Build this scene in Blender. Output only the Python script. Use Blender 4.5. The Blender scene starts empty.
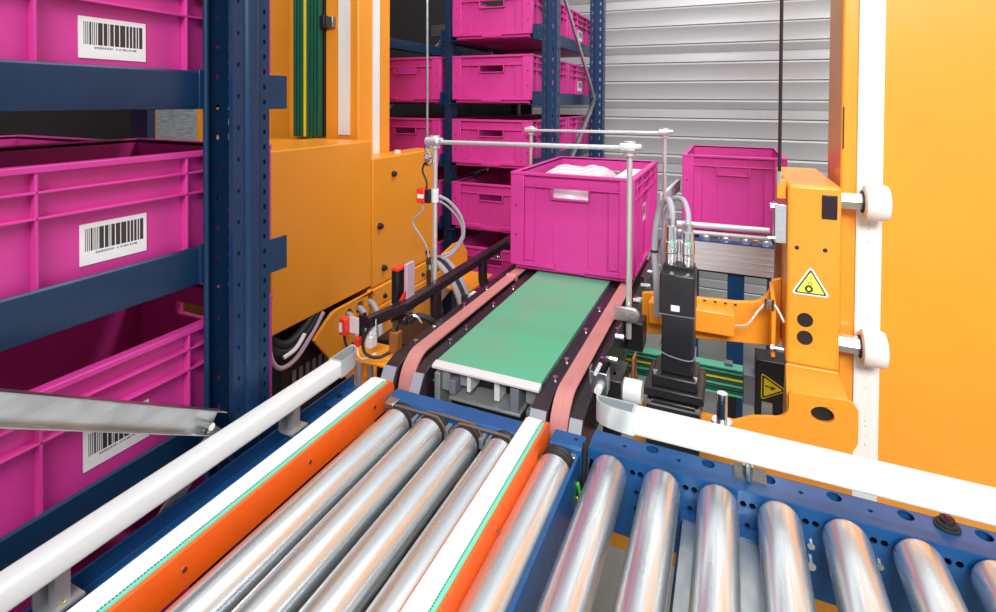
import bpy, bmesh, math, random
from math import sin, cos, pi, radians
from mathutils import Vector, Matrix
from mathutils.geometry import tessellate_polygon
random.seed(7)
scene = bpy.context.scene
COL = scene.collection

# ------------------------------------------------------------------ camera
H = 1.45                      # camera height; all z values below are relative to the camera
YAW, PITCH, ROLL, FPX, CX, CY = .421501, -.016873, .0060197, 539.344, 488.93, 109.80
_f = Vector((-sin(YAW)*cos(PITCH), cos(YAW)*cos(PITCH), sin(PITCH)))
_r = Vector((cos(YAW), sin(YAW), 0)); _u = _r.cross(_f)
_r, _u = cos(ROLL)*_r + sin(ROLL)*_u, -sin(ROLL)*_r + cos(ROLL)*_u
cam_d = bpy.data.cameras.new('camera'); cam = bpy.data.objects.new('camera', cam_d); COL.objects.link(cam)
cam.matrix_world = Matrix(((_r.x, _u.x, -_f.x, 0), (_r.y, _u.y, -_f.y, 0), (_r.z, _u.z, -_f.z, H), (0, 0, 0, 1)))
cam_d.sensor_fit = 'HORIZONTAL'; cam_d.sensor_width = 36; cam_d.lens = FPX/996*36
cam_d.shift_x = (498-CX)/996; cam_d.shift_y = (CY-306)/996; cam_d.clip_start = .01; cam_d.clip_end = 100
scene.camera = cam
# ------------------------------------------------------------------ world, lamps, exposure
w = bpy.data.worlds.new('hall_ambient'); scene.world = w; w.use_nodes = True
w.node_tree.nodes['Background'].inputs[0].default_value = (.90, .95, 1, 1)
w.node_tree.nodes['Background'].inputs[1].default_value = .60
def lamp(name, loc, target, sx, sy, power, col=(1, 1, 1), spread=pi):
    d = bpy.data.lights.new(name, 'AREA'); d.shape = 'RECTANGLE'; d.size = sx; d.size_y = sy; d.energy = power; d.color = col; d.spread = spread
    o = bpy.data.objects.new(name, d); COL.objects.link(o); o.location = (loc[0], loc[1], loc[2]+H)
    v = Vector(target) - Vector(loc); o.rotation_euler = v.to_track_quat('-Z', 'Y').to_euler()
    return o
lamp('hall_lamp', (.95, -2.3, 2.0), (.38, 2.0, -.5), 2.0, 1.0, 42, (1, .97, .93), radians(75))
lamp('hall_lamp', (-.3, .9, 2.9), (-.3, 1.1, -.6), 1.8, .5, 22, (1, .98, .96))
lamp('hall_lamp', (.6, 2.0, 2.6), (.2, 3.7, -.4), 1.6, .5, 70, (1, .98, .96))
vs = scene.view_settings
vs.view_transform = 'Standard'; vs.look = 'None'; vs.exposure = .12; vs.gamma = 1; vs.use_curve_mapping = False

# ------------------------------------------------------------------ materials
MATS = {}
def mat(name, col, rough=.45, metal=0, noise=0, nscale=30, stretch=(1, 1, 1), bump=0, spec=.5, col2=None, alpha=1, trans=0, coat=0, emit=0):
    if name in MATS: return MATS[name]
    m = bpy.data.materials.new(name); m.use_nodes = True; nt = m.node_tree; b = nt.nodes['Principled BSDF']
    b.inputs['Base Color'].default_value = (*col, 1); b.inputs['Roughness'].default_value = rough
    b.inputs['Metallic'].default_value = metal; b.inputs['Specular IOR Level'].default_value = spec
    if coat: b.inputs['Coat Weight'].default_value = coat; b.inputs['Coat Roughness'].default_value = .12
    if trans: b.inputs['Transmission Weight'].default_value = trans
    if emit: b.inputs['Emission Color'].default_value = (*col, 1); b.inputs['Emission Strength'].default_value = emit
    if noise or bump:
        tc = nt.nodes.new('ShaderNodeTexCoord'); mp = nt.nodes.new('ShaderNodeMapping'); mp.inputs['Scale'].default_value = stretch
        n = nt.nodes.new('ShaderNodeTexNoise'); n.inputs['Scale'].default_value = nscale; n.inputs['Detail'].default_value = 6
        nt.links.new(tc.outputs['Object'], mp.inputs[0]); nt.links.new(mp.outputs[0], n.inputs['Vector'])
        if noise:
            r = nt.nodes.new('ShaderNodeValToRGB')
            c2 = col2 or tuple(c*(1-noise) for c in col)
            r.color_ramp.elements[0].color = (*c2, 1); r.color_ramp.elements[1].color = (*col, 1)
            r.color_ramp.elements[0].position = .35; r.color_ramp.elements[1].position = .62
            nt.links.new(n.outputs['Fac'], r.inputs[0]); nt.links.new(r.outputs[0], b.inputs['Base Color'])
            mr = nt.nodes.new('ShaderNodeMapRange'); mr.inputs[3].default_value = rough*1.25; mr.inputs[4].default_value = rough*.85
            nt.links.new(n.outputs['Fac'], mr.inputs[0]); nt.links.new(mr.outputs[0], b.inputs['Roughness'])
        if bump:
            bp = nt.nodes.new('ShaderNodeBump'); bp.inputs['Strength'].default_value = bump; bp.inputs['Distance'].default_value = .002
            nt.links.new(n.outputs['Fac'], bp.inputs['Height']); nt.links.new(bp.outputs[0], b.inputs['Normal'])
    MATS[name] = m; return m
PINK = mat('pink_plastic', (.62, .043, .305), .38, noise=.06, nscale=18, spec=.45)
PINKD = mat('pink_plastic_hole', (.25, .004, .05), .6)  # darker pink discs stand in for the shade in the peg recesses
ORANGE = mat('orange_paint', (.90, .335, .027), .28, noise=.05, nscale=6, spec=.5)
ORANGEV = mat('orange_vivid_plastic', (.92, .13, .008), .4, noise=.06, nscale=40)
BLUE = mat('blue_rack_paint', (.006, .034, .095), .34, noise=.12, nscale=25, spec=.4)
BLUEC = mat('blue_conveyor_paint', (.011, .085, .26), .3, noise=.15, nscale=35, spec=.45)
WHITE = mat('white_powder_coat', (.70, .715, .72), .35, noise=.03, nscale=20)
RAILEND = mat('grey_rail_end', (.52, .55, .56), .32, .3, noise=.08, nscale=25)
GREYI = mat('slate_grey_inside', (.16, .21, .23), .5)  # shade inside the hollow rail ends, put into a darker grey
NOSE = mat('pale_nose_strip', (.60, .56, .58), .4)
WSTRIP = mat('white_guide_strip', (.86, .85, .82), .45, noise=.04, nscale=14, stretch=(1, 1, .3))
WBELT = mat('white_belt', (.78, .80, .79), .5, noise=.05, nscale=90, stretch=(6, .4, 1))
TEAL = mat('mint_belt_edge', (.20, .62, .45), .5)
TEALD = mat('dark_green_stitch', (.01, .25, .17), .6)
GALV = mat('galvanised_steel', (.55, .59, .60), .30, 1, noise=.22, nscale=45, stretch=(1, .35, 1))
ZINC = mat('dull_zinc_plate', (.42, .44, .45), .38, .5, noise=.15, nscale=50)
ZINCD = mat('dark_zinc_plate', (.16, .16, .17), .38, .5, noise=.15, nscale=50)
ROLL_ = mat('roller_steel', (.78, .84, .87), .25, .84, noise=.16, nscale=30, stretch=(2.2, .14, 2.2), bump=.04)
ALU = mat('brushed_aluminium', (.80, .81, .83), .32, 1, noise=.10, nscale=30, stretch=(.3, 1, 4))
ALUW = mat('matt_aluminium_profile', (.80, .79, .82), .45, .1, noise=.05, nscale=10)
ROD = mat('pale_steel_rod', (.72, .72, .73), .25, .6)
CHROME = mat('bright_steel', (.86, .86, .87), .15, 1, noise=.05, nscale=60)
BRASS = mat('yellow_zinc', (.72, .58, .28), .25, 1)
BLACK = mat('black_paint', (.012, .011, .013), .38, noise=.2, nscale=30)
BLACKM = mat('black_motor_paint', (.016, .015, .018), .30, noise=.25, nscale=60)
RUBBER = mat('black_rubber', (.014, .014, .016), .6, noise=.2, nscale=70)
PLUM = mat('dark_anodised_profile', (.035, .022, .030), .26, .3, noise=.2, nscale=20)
GREYP = mat('grey_end_plastic', (.17, .18, .22), .42)
GUARDE = mat('pale_grey_guard_end', (.30, .31, .36), .4)
SCUFF = mat('ochre_scuff', (.62, .50, .30), .6)
GBELT = mat('green_conveyor_belt', (.085, .36, .205), .42, noise=.2, nscale=7, col2=(.13, .31, .20))
SALMON = mat('salmon_belt', (.52, .205, .19), .55, noise=.08, nscale=50, stretch=(3, .3, 1))
GREEND = mat('green_conductor', (.008, .105, .062), .4)
GREENM = mat('mint_conductor', (.10, .48, .31), .4)
YELLOWC = mat('yellow_conductor', (.75, .62, .03), .4)
CONC = mat('concrete_floor', (.36, .37, .33), .55, noise=.25, nscale=3, bump=.05)
CLAD = mat('grey_cladding', (.60, .60, .61), .36, .35, noise=.07, nscale=5, stretch=(.3, 1, 3))
WALLD = mat('shade_dark_surface', (.035, .03, .03), .7, noise=.1, nscale=4)  # dimness behind the racks is put into this near-black colour
REDK = mat('dark_red_button', (.25, .01, .012), .4)
RED = mat('red_sensor', (.80, .045, .02), .35)
REDL = mat('red_indicator', (1, .03, .02), .3, emit=2.5)
YSIGN = mat('yellow_sign', (.90, .68, .01), .4)
YSIGN2 = mat('pale_yellow_sign', (.93, .83, .12), .4)
INK = mat('black_ink', (.01, .01, .01), .5)
PAPER = mat('white_paper', (.84, .85, .86), .5)
PLATE = mat('printed_grey_plate', (.42, .44, .46), .45, noise=.5, nscale=120, stretch=(.15, 1, 2.2))
GCABLE = mat('grey_cable', (.36, .35, .40), .45)
LILAC = mat('pale_lilac_plastic', (.52, .36, .47), .35)
OBELT = mat('brown_round_belt', (.13, .085, .06), .45)
FILM = mat('clear_plastic_film', (.76, .66, .71), .22, noise=.2, nscale=12, bump=.3)
GLEAF = mat('green_wire', (.10, .55, .04), .4)
WOODB = mat('brown_bracket', (.28, .10, .03), .45)

def label_material():
    m = bpy.data.materials.new('barcode_sticker'); m.use_nodes = True; nt = m.node_tree; N = nt.nodes; L = nt.links
    b = N['Principled BSDF']; b.inputs['Roughness'].default_value = .35
    uv = N.new('ShaderNodeUVMap'); uv.uv_map = 'UVMap'; sp = N.new('ShaderNodeSeparateXYZ'); L.new(uv.outputs[0], sp.inputs[0])
    def op(o, a, c=None):
        n = N.new('ShaderNodeMath'); n.operation = o
        for i, x in enumerate((a, c)):
            if x is None: continue
            if isinstance(x, (int, float)): n.inputs[i].default_value = x
            else: L.new(x, n.inputs[i])
        return n.outputs[0]
    U, V = sp.outputs[0], sp.outputs[1]
    def rng(x, lo, hi): return op('MULTIPLY', op('GREATER_THAN', x, lo), op('LESS_THAN', x, hi))
    wn = N.new('ShaderNodeTexWhiteNoise'); wn.noise_dimensions = '1D'; L.new(op('FLOOR', op('MULTIPLY', U, 74)), wn.inputs['W'])
    bars = op('MULTIPLY', op('LESS_THAN', wn.outputs['Value'], .62), op('MULTIPLY', rng(U, .07, .95), rng(V, .33, .88)))
    wn2 = N.new('ShaderNodeTexWhiteNoise'); wn2.noise_dimensions = '1D'; L.new(op('FLOOR', op('MULTIPLY', U, 150)), wn2.inputs['W'])
    dig = op('MULTIPLY', op('LESS_THAN', wn2.outputs['Value'], .6), op('MULTIPLY', rng(U, .22, .85), rng(V, .235, .29)))
    ink = op('MAXIMUM', bars, op('MULTIPLY', dig, .7))
    mx = N.new('ShaderNodeMixRGB'); L.new(ink, mx.inputs[0]); mx.inputs[1].default_value = (.82, .82, .84, 1); mx.inputs[2].default_value = (.035, .03, .035, 1)
    L.new(mx.outputs[0], b.inputs['Base Color']); return m
LABEL = label_material()

# ------------------------------------------------------------------ mesh helpers
class MB:
    def __init__(s): s.v = []; s.f = []
    def add(s, vs, fs):
        n = len(s.v); s.v += [tuple(p) for p in vs]; s.f += [tuple(i+n for i in f) for f in fs]; return s
    def box(s, x0, x1, y0, y1, z0, z1):
        return s.add([(x0, y0, z0), (x1, y0, z0), (x1, y1, z0), (x0, y1, z0), (x0, y0, z1), (x1, y0, z1), (x1, y1, z1), (x0, y1, z1)],
              [(0, 3, 2, 1), (4, 5, 6, 7), (0, 1, 5, 4), (1, 2, 6, 5), (2, 3, 7, 6), (3, 0, 4, 7)])
    def hexa(s, p): return s.add(p, [(0, 3, 2, 1), (4, 5, 6, 7), (0, 1, 5, 4), (1, 2, 6, 5), (2, 3, 7, 6), (3, 0, 4, 7)])
    def cyl(s, a, b, r, n=16, r2=None):
        a, b = Vector(a), Vector(b); d = (b-a).normalized(); t = Vector((0, 0, 1)) if abs(d.z) < .9 else Vector((1, 0, 0))
        u = d.cross(t).normalized(); w_ = u.cross(d); r2 = r if r2 is None else r2
        vs = [a + (u*cos(2*pi*i/n)+w_*sin(2*pi*i/n))*r for i in range(n)] + [b + (u*cos(2*pi*i/n)+w_*sin(2*pi*i/n))*r2 for i in range(n)]
        fs = [(i+n, (i+1) % n+n, (i+1) % n, i) for i in range(n)] + [tuple(range(n)), tuple(range(2*n-1, n-1, -1))]
        return s.add(vs, fs)
    def lathe(s, a, d, prof, n=24):      # prof: list (distance along d, radius)
        a, d = Vector(a), Vector(d).normalized(); t = Vector((0, 0, 1)) if abs(d.z) < .9 else Vector((1, 0, 0))
        u = d.cross(t).normalized(); w_ = u.cross(d); vs = []
        for (l, r) in prof: vs += [a+d*l+(u*cos(2*pi*i/n)+w_*sin(2*pi*i/n))*r for i in range(n)]
        fs = []
        for k in range(len(prof)-1):
            fs += [(k*n+n+i, k*n+n+(i+1) % n, k*n+(i+1) % n, k*n+i) for i in range(n)]
        fs += [tuple(range(n)), tuple(range(len(vs)-1, len(vs)-n-1, -1))]
        return s.add(vs, fs)
    def tube(s, pts, r, n=8, smooth=4):
        P_ = [Vector(p) for p in pts]
        if smooth > 1 and len(P_) > 2:
            Q = []
            for i in range(len(P_)-1):
                p0 = P_[max(i-1, 0)]; p1 = P_[i]; p2 = P_[i+1]; p3 = P_[min(i+2, len(P_)-1)]
                for k in range(smooth):
                    t = k/smooth
                    Q.append(.5*((2*p1)+(p2-p0)*t+(2*p0-5*p1+4*p2-p3)*t*t+(3*p1-p0-3*p2+p3)*t**3))
            Q.append(P_[-1]); P_ = Q
        vs = []; up = None
        for i, p in enumerate(P_):
            d = (P_[min(i+1, len(P_)-1)]-P_[max(i-1, 0)]).normalized()
            if up is None: up = Vector((0, 0, 1)) if abs(d.z) < .9 else Vector((1, 0, 0))
            u = d.cross(up).normalized(); w_ = u.cross(d).normalized(); up = w_
            vs += [p+(u*cos(2*pi*k/n)+w_*sin(2*pi*k/n))*r for k in range(n)]
        fs = []
        for i in range(len(P_)-1):
            fs += [(i*n+k, i*n+(k+1) % n, i*n+n+(k+1) % n, i*n+n+k) for k in range(n)]
        fs += [tuple(range(n-1, -1, -1)), tuple(range(len(vs)-n, len(vs)))]
        return s.add(vs, fs)
    def prism(s, poly, axis, a, b):      # poly: 2D points in the plane across axis
        def mk(p, c): return (c, p[0], p[1]) if axis == 'x' else (p[0], c, p[1]) if axis == 'y' else (p[0], p[1], c)
        n = len(poly); vs = [mk(p, a) for p in poly]+[mk(p, b) for p in poly]
        return s.add(vs, [tuple(range(n-1, -1, -1)), tuple(range(n, 2*n))]+[(i, (i+1) % n, (i+1) % n+n, i+n) for i in range(n)])
    def plate(s, poly, holes, axis, a, b):   # prism with through holes
        def mk(p, c): return Vector((c, p[0], p[1])) if axis == 'x' else Vector((p[0], c, p[1])) if axis == 'y' else Vector((p[0], p[1], c))
        lps = [poly]+holes; loops = [len(l) for l in lps]
        co = [mk(p, a) for l in lps for p in l]
        tri = [tuple(t) for t in tessellate_polygon([[Vector((p[0], p[1], 0)) for p in l] for l in lps])]
        n = len(co); k = 'xyz'.index(axis); top = []
        for c in co:
            c2 = c.copy(); c2[k] = b; top.append(c2)
        fs = tri+[tuple(i+n for i in reversed(t)) for t in tri]; o = 0
        for L in loops:
            fs += [(o+i, o+(i+1) % L, o+(i+1) % L+n, o+i+n) for i in range(L)]; o += L
        return s.add(co+top, fs)
def perforated(x0, x1, z0, z1, holes, axis, a, b, band=.28):
    mb = MB(); cut = [z0]; spans = sorted((min(p[1] for p in h), max(p[1] for p in h)) for h in holes)
    z = z0+band
    while z < z1-band*.3:
        c = z
        for _ in range(40):
            hit = [s_ for s_ in spans if s_[0]-.0005 < c < s_[1]+.0005]
            if not hit: break
            c = max(s_[1] for s_ in hit)+.0008
        cut.append(c); z = c+band
    cut.append(z1)
    for lo, hi in zip(cut[:-1], cut[1:]):
        mb.plate(rect(x0, x1, lo, hi), [h for h in holes if lo <= min(p[1] for p in h) and max(p[1] for p in h) <= hi], axis, a, b)
    return mb
def circ(cx, cy, r, n=12, ry=None):
    return [(cx+r*cos(2*pi*i/n+.1), cy+(ry or r)*sin(2*pi*i/n+.1)) for i in range(n)]
def rect(x0, x1, y0, y1): return [(x0, y0), (x1, y0), (x1, y1), (x0, y1)]

ORG = {}
def thing(name, label, cat, loc, group=None):
    o = bpy.data.objects.new(name, None); COL.objects.link(o); o.empty_display_size = .05
    o.location = (loc[0], loc[1], loc[2]+H); ORG[o.name] = Vector(o.location)
    o['label'] = label; o['category'] = cat
    if group: o['group'] = group
    return o
def mesh_of(name, mb, m, off):
    me = bpy.data.meshes.new(name); me.from_pydata([(x-off[0], y-off[1], z+H-off[2]) for x, y, z in mb.v], [], mb.f)
    bm = bmesh.new(); bm.from_mesh(me); bmesh.ops.recalc_face_normals(bm, faces=bm.faces); bm.to_mesh(me); bm.free()
    me.materials.append(m); me.polygons.foreach_set('use_smooth', [True]*len(me.polygons)); me.set_sharp_from_angle(angle=radians(32))
    return me
def part(name, mb, m, parent, bev=0, label=None, seg=2):
    off = ORG[parent.name]; o = bpy.data.objects.new(name, mesh_of(name, mb, m, off)); COL.objects.link(o); o.parent = parent
    ORG[o.name] = off
    if bev:
        b = o.modifiers.new('bevel', 'BEVEL'); b.width = bev; b.segments = seg; b.limit_method = 'ANGLE'; b.angle_limit = radians(40)
    if label: o['label'] = label
    return o
def pieces(name, mb, m, parent, bev=0):      # one object for each separate piece
    par = list(range(len(mb.v)))
    def find(i):
        while par[i] != i: par[i] = par[par[i]]; i = par[i]
        return i
    for f in mb.f:
        for k in f[1:]: par[find(k)] = find(f[0])
    groups = {}
    for f in mb.f: groups.setdefault(find(f[0]), []).append(f)
    for fs in groups.values():
        idx = sorted({i for f in fs for i in f}); mp = {o: n_ for n_, o in enumerate(idx)}
        q = MB(); q.v = [mb.v[i] for i in idx]; q.f = [tuple(mp[i] for i in f) for f in fs]; part(name, q, m, parent, bev)
def single(name, mb, m, label, cat, bev=0, group=None):
    xs = [v[0] for v in mb.v]; ys = [v[1] for v in mb.v]; zs = [v[2] for v in mb.v]
    off = Vector(((min(xs)+max(xs))/2, (min(ys)+max(ys))/2, min(zs)+H))
    o = bpy.data.objects.new(name, mesh_of(name, mb, m, off)); COL.objects.link(o); o.location = off; ORG[o.name] = off
    if bev:
        b = o.modifiers.new('bevel', 'BEVEL'); b.width = bev; b.segments = 2; b.limit_method = 'ANGLE'; b.angle_limit = radians(40)
    if cat: o['label'] = label; o['category'] = cat
    if group: o['group'] = group
    return o
def struct(name, mb, m, bev=0):
    o = single(name, mb, m, None, None, bev); o['kind'] = 'structure'; return o
def copy_part(src, parent, dloc):
    c = src.copy(); COL.objects.link(c); c.parent = parent; c.location = Vector(src.location)+Vector(dloc); ORG[c.name] = ORG[src.name]
    for ch in src.children:
        d = ch.copy(); COL.objects.link(d); d.parent = c
    return c
def copy_thing(root, loc, label, group=None):
    r = root.copy(); COL.objects.link(r); r.location = (loc[0], loc[1], loc[2]+H); r['label'] = label
    if group: r['group'] = group
    for ch in root.children:
        c = ch.copy(); COL.objects.link(c); c.parent = r
        for g in ch.children:
            d = g.copy(); COL.objects.link(d); d.parent = c
    return r
FL = -H
# ------------------------------------------------------------------ setting
struct('floor', MB().box(-3.2, 4, -3, 4.6, FL-.1, FL), CONC)
wb = struct('wall_back', MB().box(-3.2, 4, 4.546, 4.7, FL, 2.4), WALLD)
def panel(z0, z1):     # one horizontal cladding board with a sloping shoulder at its top edge; some have a bead half way
    y = 4.5; return [(y+.045, z0), (y+.006, z0), (y, z0+.004), (y, z1-.07), (y-.018, z1-.018), (y-.004, z1-.005), (y+.02, z1-.004), (y+.045, z1-.003)]
def panel2(z0, z1):
    y = 4.5; m = z0+.07; return [(y+.045, z0), (y+.006, z0), (y, z0+.004), (y, m-.010), (y+.008, m-.004), (y+.008, m+.004), (y, m+.008), (y, z1-.07), (y-.018, z1-.018), (y-.004, z1-.005), (y+.02, z1-.004), (y+.045, z1-.003)]
pz = .457-.146*14; i = 0
while pz < 2.3:
    p = MB().prism((panel2 if i % 3 == 1 else panel)(pz, pz+.146), 'x', -3.2, 4)
    part('cladding_board', p, CLAD, wb); pz += .146; i += 1
struct('wall_left', MB().box(-3.3, -3.2, -3, 4.7, FL, 2.4), WALLD)

# ------------------------------------------------------------------ crates
def make_crate(h, name, label, cat, W=.42, L=.60, hole=True, long_label=True, film=False):
    t = thing(name, label, cat, (0, 0, -H)); g = -H     # local base at world origin
    X, Y = W/2, L/2; ins = .016; th = .004
    b = MB(); z0, z1 = g, g+h
    b.box(-X+ins, X-ins, -Y+ins, Y-ins, z0, z0+.006)
    for sx in (-1, 1):      # long walls
        x0, x1 = sorted((sx*(X-ins), sx*(X-ins-th))); b.box(x0, x1, -Y+ins, Y-ins, z0, z1-.002)
    hz1 = z1-.050; hz0 = hz1-(.034 if h > .3 else .030); hw = .062
    for sy in (-1, 1):      # end walls, cut round the handle opening
        y0, y1 = sorted((sy*(Y-ins), sy*(Y-ins-th)))
        b.box(-X+ins+th, -hw, y0, y1, z0, z1-.002); b.box(hw, X-ins-th, y0, y1, z0, z1-.002); b.box(-hw, hw, y0, y1, z0, hz0); b.box(-hw, hw, y0, y1, hz1, z1-.002)
        if not hole:
            yy = sy*(Y-ins+.004); b.box(-hw, hw, min(yy, yy-sy*.004), max(yy, yy-sy*.004), hz0, hz1)
    part('body', b, PINK, t, .0012)
    cw, cl = .050, .030      # corner posts: L-shaped, proud of the walls, with a stepped inner pilaster
    for sx in (-1, 1):
        for sy in (-1, 1):
            a, d_ = .001, ins+.002
            L_ = [(X-a, Y-a), (X-cw, Y-a), (X-cw, Y-d_), (X-d_, Y-d_), (X-d_, Y-cl), (X-a, Y-cl)]
            c = MB().prism([(sx*p, sy*q_) for p, q_ in L_], 'z', z0+.018, z1-.0105)
            part('corner_post', c, PINK, t, .0018)
            x0, x1 = sorted((sx*(X-cw-.0005), sx*(X-cw-.036))); y0, y1 = sorted((sy*(Y-ins+.0005), sy*(Y-.011)))
            part('pilaster', MB().box(x0, x1, y0, y1, z0+.036, z1-.052), PINK, t, .0012)
    r = MB(); rt = .010     # top rim
    for sx in (-1, 1):
        x0, x1 = sorted((sx*X, sx*(X-ins-th))); r.box(x0, x1, -Y, Y, z1-rt, z1)
    for sy in (-1, 1):
        y0, y1 = sorted((sy*Y, sy*(Y-ins-th))); r.box(-X+ins+th, X-ins-th, y0, y1, z1-rt, z1)
    part('rim', r, PINK, t, .0015)
    q = MB()                # ribs and foot flange
    for sx in (-1, 1):
        xo, xi = sx*(X-.0015), sx*(X-ins)
        x0, x1 = sorted((xo, xi))
        for zr in (.037, .073): q.box(x0, x1, -Y+.028, Y-.028, z1-zr-.002, z1-zr+.0015)
        for yr in (-.225, -.112, .112, .225): q.box(x0, x1, yr-.002, yr+.002, z0+.02, z1-rt)
        q.box(x0, x1, -Y+.028, Y-.028, z0+.018, z0+.022)
        if h > .3:
            for yr in (-.17, .05, .17): q.box(x0, x1, yr-.002, yr+.002, z0+.02, z1-.073)
    for sy in (-1, 1):
        y0, y1 = sorted((sy*(Y-.0015), sy*(Y-ins)))
        q.box(-X+cw, X-cw, y0, y1, hz1, hz1+.004)
        q.box(-X+cw, -hw*.85, y0, y1, z0+.018, z0+.034); q.box(hw*.85, X-cw, y0, y1, z0+.018, z0+.034)
        ya, yb = sorted((sy*(Y-.009), sy*(Y-ins))); q.box(-hw*.85, hw*.85, ya, yb, z0+.010, z0+.026)
        for sx in (-1, 1): x0, x1 = sorted((sx*(X-cw-.036), sx*(X-cw-.038))); q.box(x0, x1, ya, yb, z0+.03, hz1)
        # handle bezel
        q.box(-hw-.005, -hw, y0, y1, hz0-.004, hz1); q.box(hw, hw+.005, y0, y1, hz0-.004, hz1); q.box(-hw, hw, y0, y1, hz0-.005, hz0)
    part('ribbing', q, PINK, t, .0008)
    d = MB()
    for sx in (-1, 1):
        for sy in (-1, 1):
            for zz in (z0+h*.36, z0+h*.66): d.cyl((sx*(X-.022), sy*(Y-.004), zz), (sx*(X-.022), sy*(Y-.0004), zz), .0042, 10)
    part('peg_hole', d, PINKD, t)
    if long_label:
        lw, lh = .100, .062; lz = z0+(.076 if h < .3 else .15); mbx = MB(); x = X-ins
        mbx.box(x, x+.0012, -.052, -.052+lw, lz, lz+lh)
        o = part('label', mbx, LABEL, t, label='white barcode sticker')
        uvl = o.data.uv_layers.new(name='UVMap')
        for lp in o.data.loops:
            v = o.data.vertices[lp.vertex_index].co; uvl.data[lp.index].uv = ((v.y+.052)/lw, (v.z-(lz+H))/lh)
    return t
LEV = [.300, -.010, -.320, -.631, -.942]
low = make_crate(.233, 'storage_crate', 'pink storage crate at the top left above the uppermost blue beam, with barcode sticker', 'crate')
NG = 'pink crates in the rack on the left'; FG = 'pink crates in the rack at the back'
low['group'] = NG
nx, ny = -.862-.21, .53
low.location = (nx, ny, -.010-.006+H)
copy_thing(low, (nx, ny, LEV[2]-.006), 'pink storage crate in the middle left, barcode sticker fully visible above the second beam', NG)
copy_thing(low, (nx, ny+.003, LEV[3]-.006), 'pink storage crate at lower left, partly hidden behind a steel brace', NG)
copy_thing(low, (nx, ny, LEV[4]-.006), 'lowest pink crate at left, glimpsed under the white guard rail', NG)
copy_thing(low, (nx-.46, ny-.02, LEV[2]-.012), 'shadowed pink crate deep in the left rack, behind the middle crate', NG)
copy_thing(low, (nx-.46, ny-.02, LEV[3]-.012), 'shadowed pink crate deep in the left rack, behind the lower crate', NG)
FY = 2.36; xa = (-1.262-.838)/2; xb = -1.325-.21
def fl(z): return z-.004
for k, z in enumerate(LEV):
    nm = ['topmost', 'second from top', 'third from top', 'fourth from top', 'lowest'][k]
    extra = ['', '', '', ', left of belt crate', ', behind the dark guide rail'][k]
    copy_thing(low, (xa, FY+.30, fl(z)), 'pink crate in near column of back rack, %s%s' % (nm, extra), FG)
    if k < 3: copy_thing(low, (xa, FY+.92, fl(z)), 'pink crate behind back rack uprights, rear row, %s' % nm, FG)
    if k > 0: copy_thing(low, (xb, FY+.30, fl(z)), 'dim pink crate between orange mast and back rack column, %s' % ['', 'uppermost', 'second down', 'third down', 'bottom'][k], FG)
tall = make_crate(.345, 'tote_crate', 'tall pink crate with white wrapped goods riding on the green belt', 'crate', W=.430)
tall.location = (-.492, 2.066, -.594+H)
tall2 = make_crate(.345, 'tote_crate', 'tall pink crate on the far roller conveyor beside the orange pillar', 'crate', W=.425, hole=False)
tall2.location = (.012, 2.912, -.5845+H)
tall['group'] = tall2['group'] = 'tall pink crates in transit'
# wrapped goods in the crate on the belt
def lump(x0, x1, y0, y1, z0, z1, n=26, m=18, seed=1):
    rnd = random.Random(seed); mb = MB(); ph = [rnd.uniform(0, 6.3) for _ in range(8)]
    vs = []; fs = []
    for j in range(m+1):
        for i in range(n+1):
            u, v = i/n, j/m; e = (max(0, 1-abs(2*u-1)**10)*max(0, 1-abs(2*v-1)**10))**.35
            hh = e*(.93+.035*cos(3.5*(u-.3))*cos(2*(v-.4))+.02*sin(11*u+6*v+ph[2])+.010*sin(31*u-23*v+ph[3]))
            vs.append((x0+(x1-x0)*u, y0+(y1-y0)*v, z0+(z1-z0)*hh))
    for j in range(m):
        for i in range(n): a = j*(n+1)+i; fs.append((a, a+1, a+n+2, a+n+1))
    mb.add(vs, fs)
    ring = [i for i in range(n+1)]+[j*(n+1)+n for j in range(1, m+1)]+[m*(n+1)+i for i in range(n-1, -1, -1)]+[j*(n+1) for j in range(m-1, 0, -1)]
    mb.f.append(tuple(reversed(ring))); return mb
g1 = lump(-.675, -.40, 1.79, 2.32, -.585, -.252, 44, 36, seed=3)
single('wrapped_goods', g1, FILM, 'white crumpled plastic film bag inside the crate on the belt', 'bag')
g2 = MB(); g2.box(-.385, -.315, 1.82, 2.25, -.585, -.275)
single('white_carton', g2, PAPER, 'small white carton beside the film bag in the belt crate', 'box', .003)
g3 = MB().box(-.085, .047, 2.66, 2.76, -.577, -.262)
single('white_carton', g3, PAPER, 'white carton edge showing above the rim of the far crate', 'box', .003)

# ------------------------------------------------------------------ near storage rack (left)
nr = thing('storage_rack', 'blue steel storage rack holding pink crates at left, with perforated upright', 'rack', (-.83, .7, FL))
X1, Y1 = -.787, .671
zt, zb = .75, FL
hf = []; z = zb+.05      # open channel: perforated inner wall beside the crates, flange towards the conveyor
k = 0
while z < zt-.03:
    hf.append(rect(.7205, .7265, z-.005, z+.005))
    if k % 2 == 0: hf.append(circ(.6985, z, .0040, 8, .0052))
    z += .0277; k += 1
u1 = perforated(Y1, .752, zb, zt, hf, 'x', -.8595, -.857)
part('upright_inner_wall', u1, BLUE, nr)
part('upright_back', MB().box(-.857, X1-.0026, .7495, .752, zb, zt), BLUE, nr)
part('upright_return', MB().box(X1-.010, X1-.0001, Y1, Y1+.0025, zb, zt), BLUE, nr)
hs = []; z = zb+.06; k = 0
while z < zt-.03:
    hs.append(rect(.7375, .7435, z-.0045, z+.0045))
    if k % 2 == 0: hs.append(circ(.683, z+.01, .0033, 8, .0046))
    z += .0277; k += 1
u2 = perforated(Y1+.0026, .752, zb, zt, hs, 'x', X1-.0025, X1)
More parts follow.
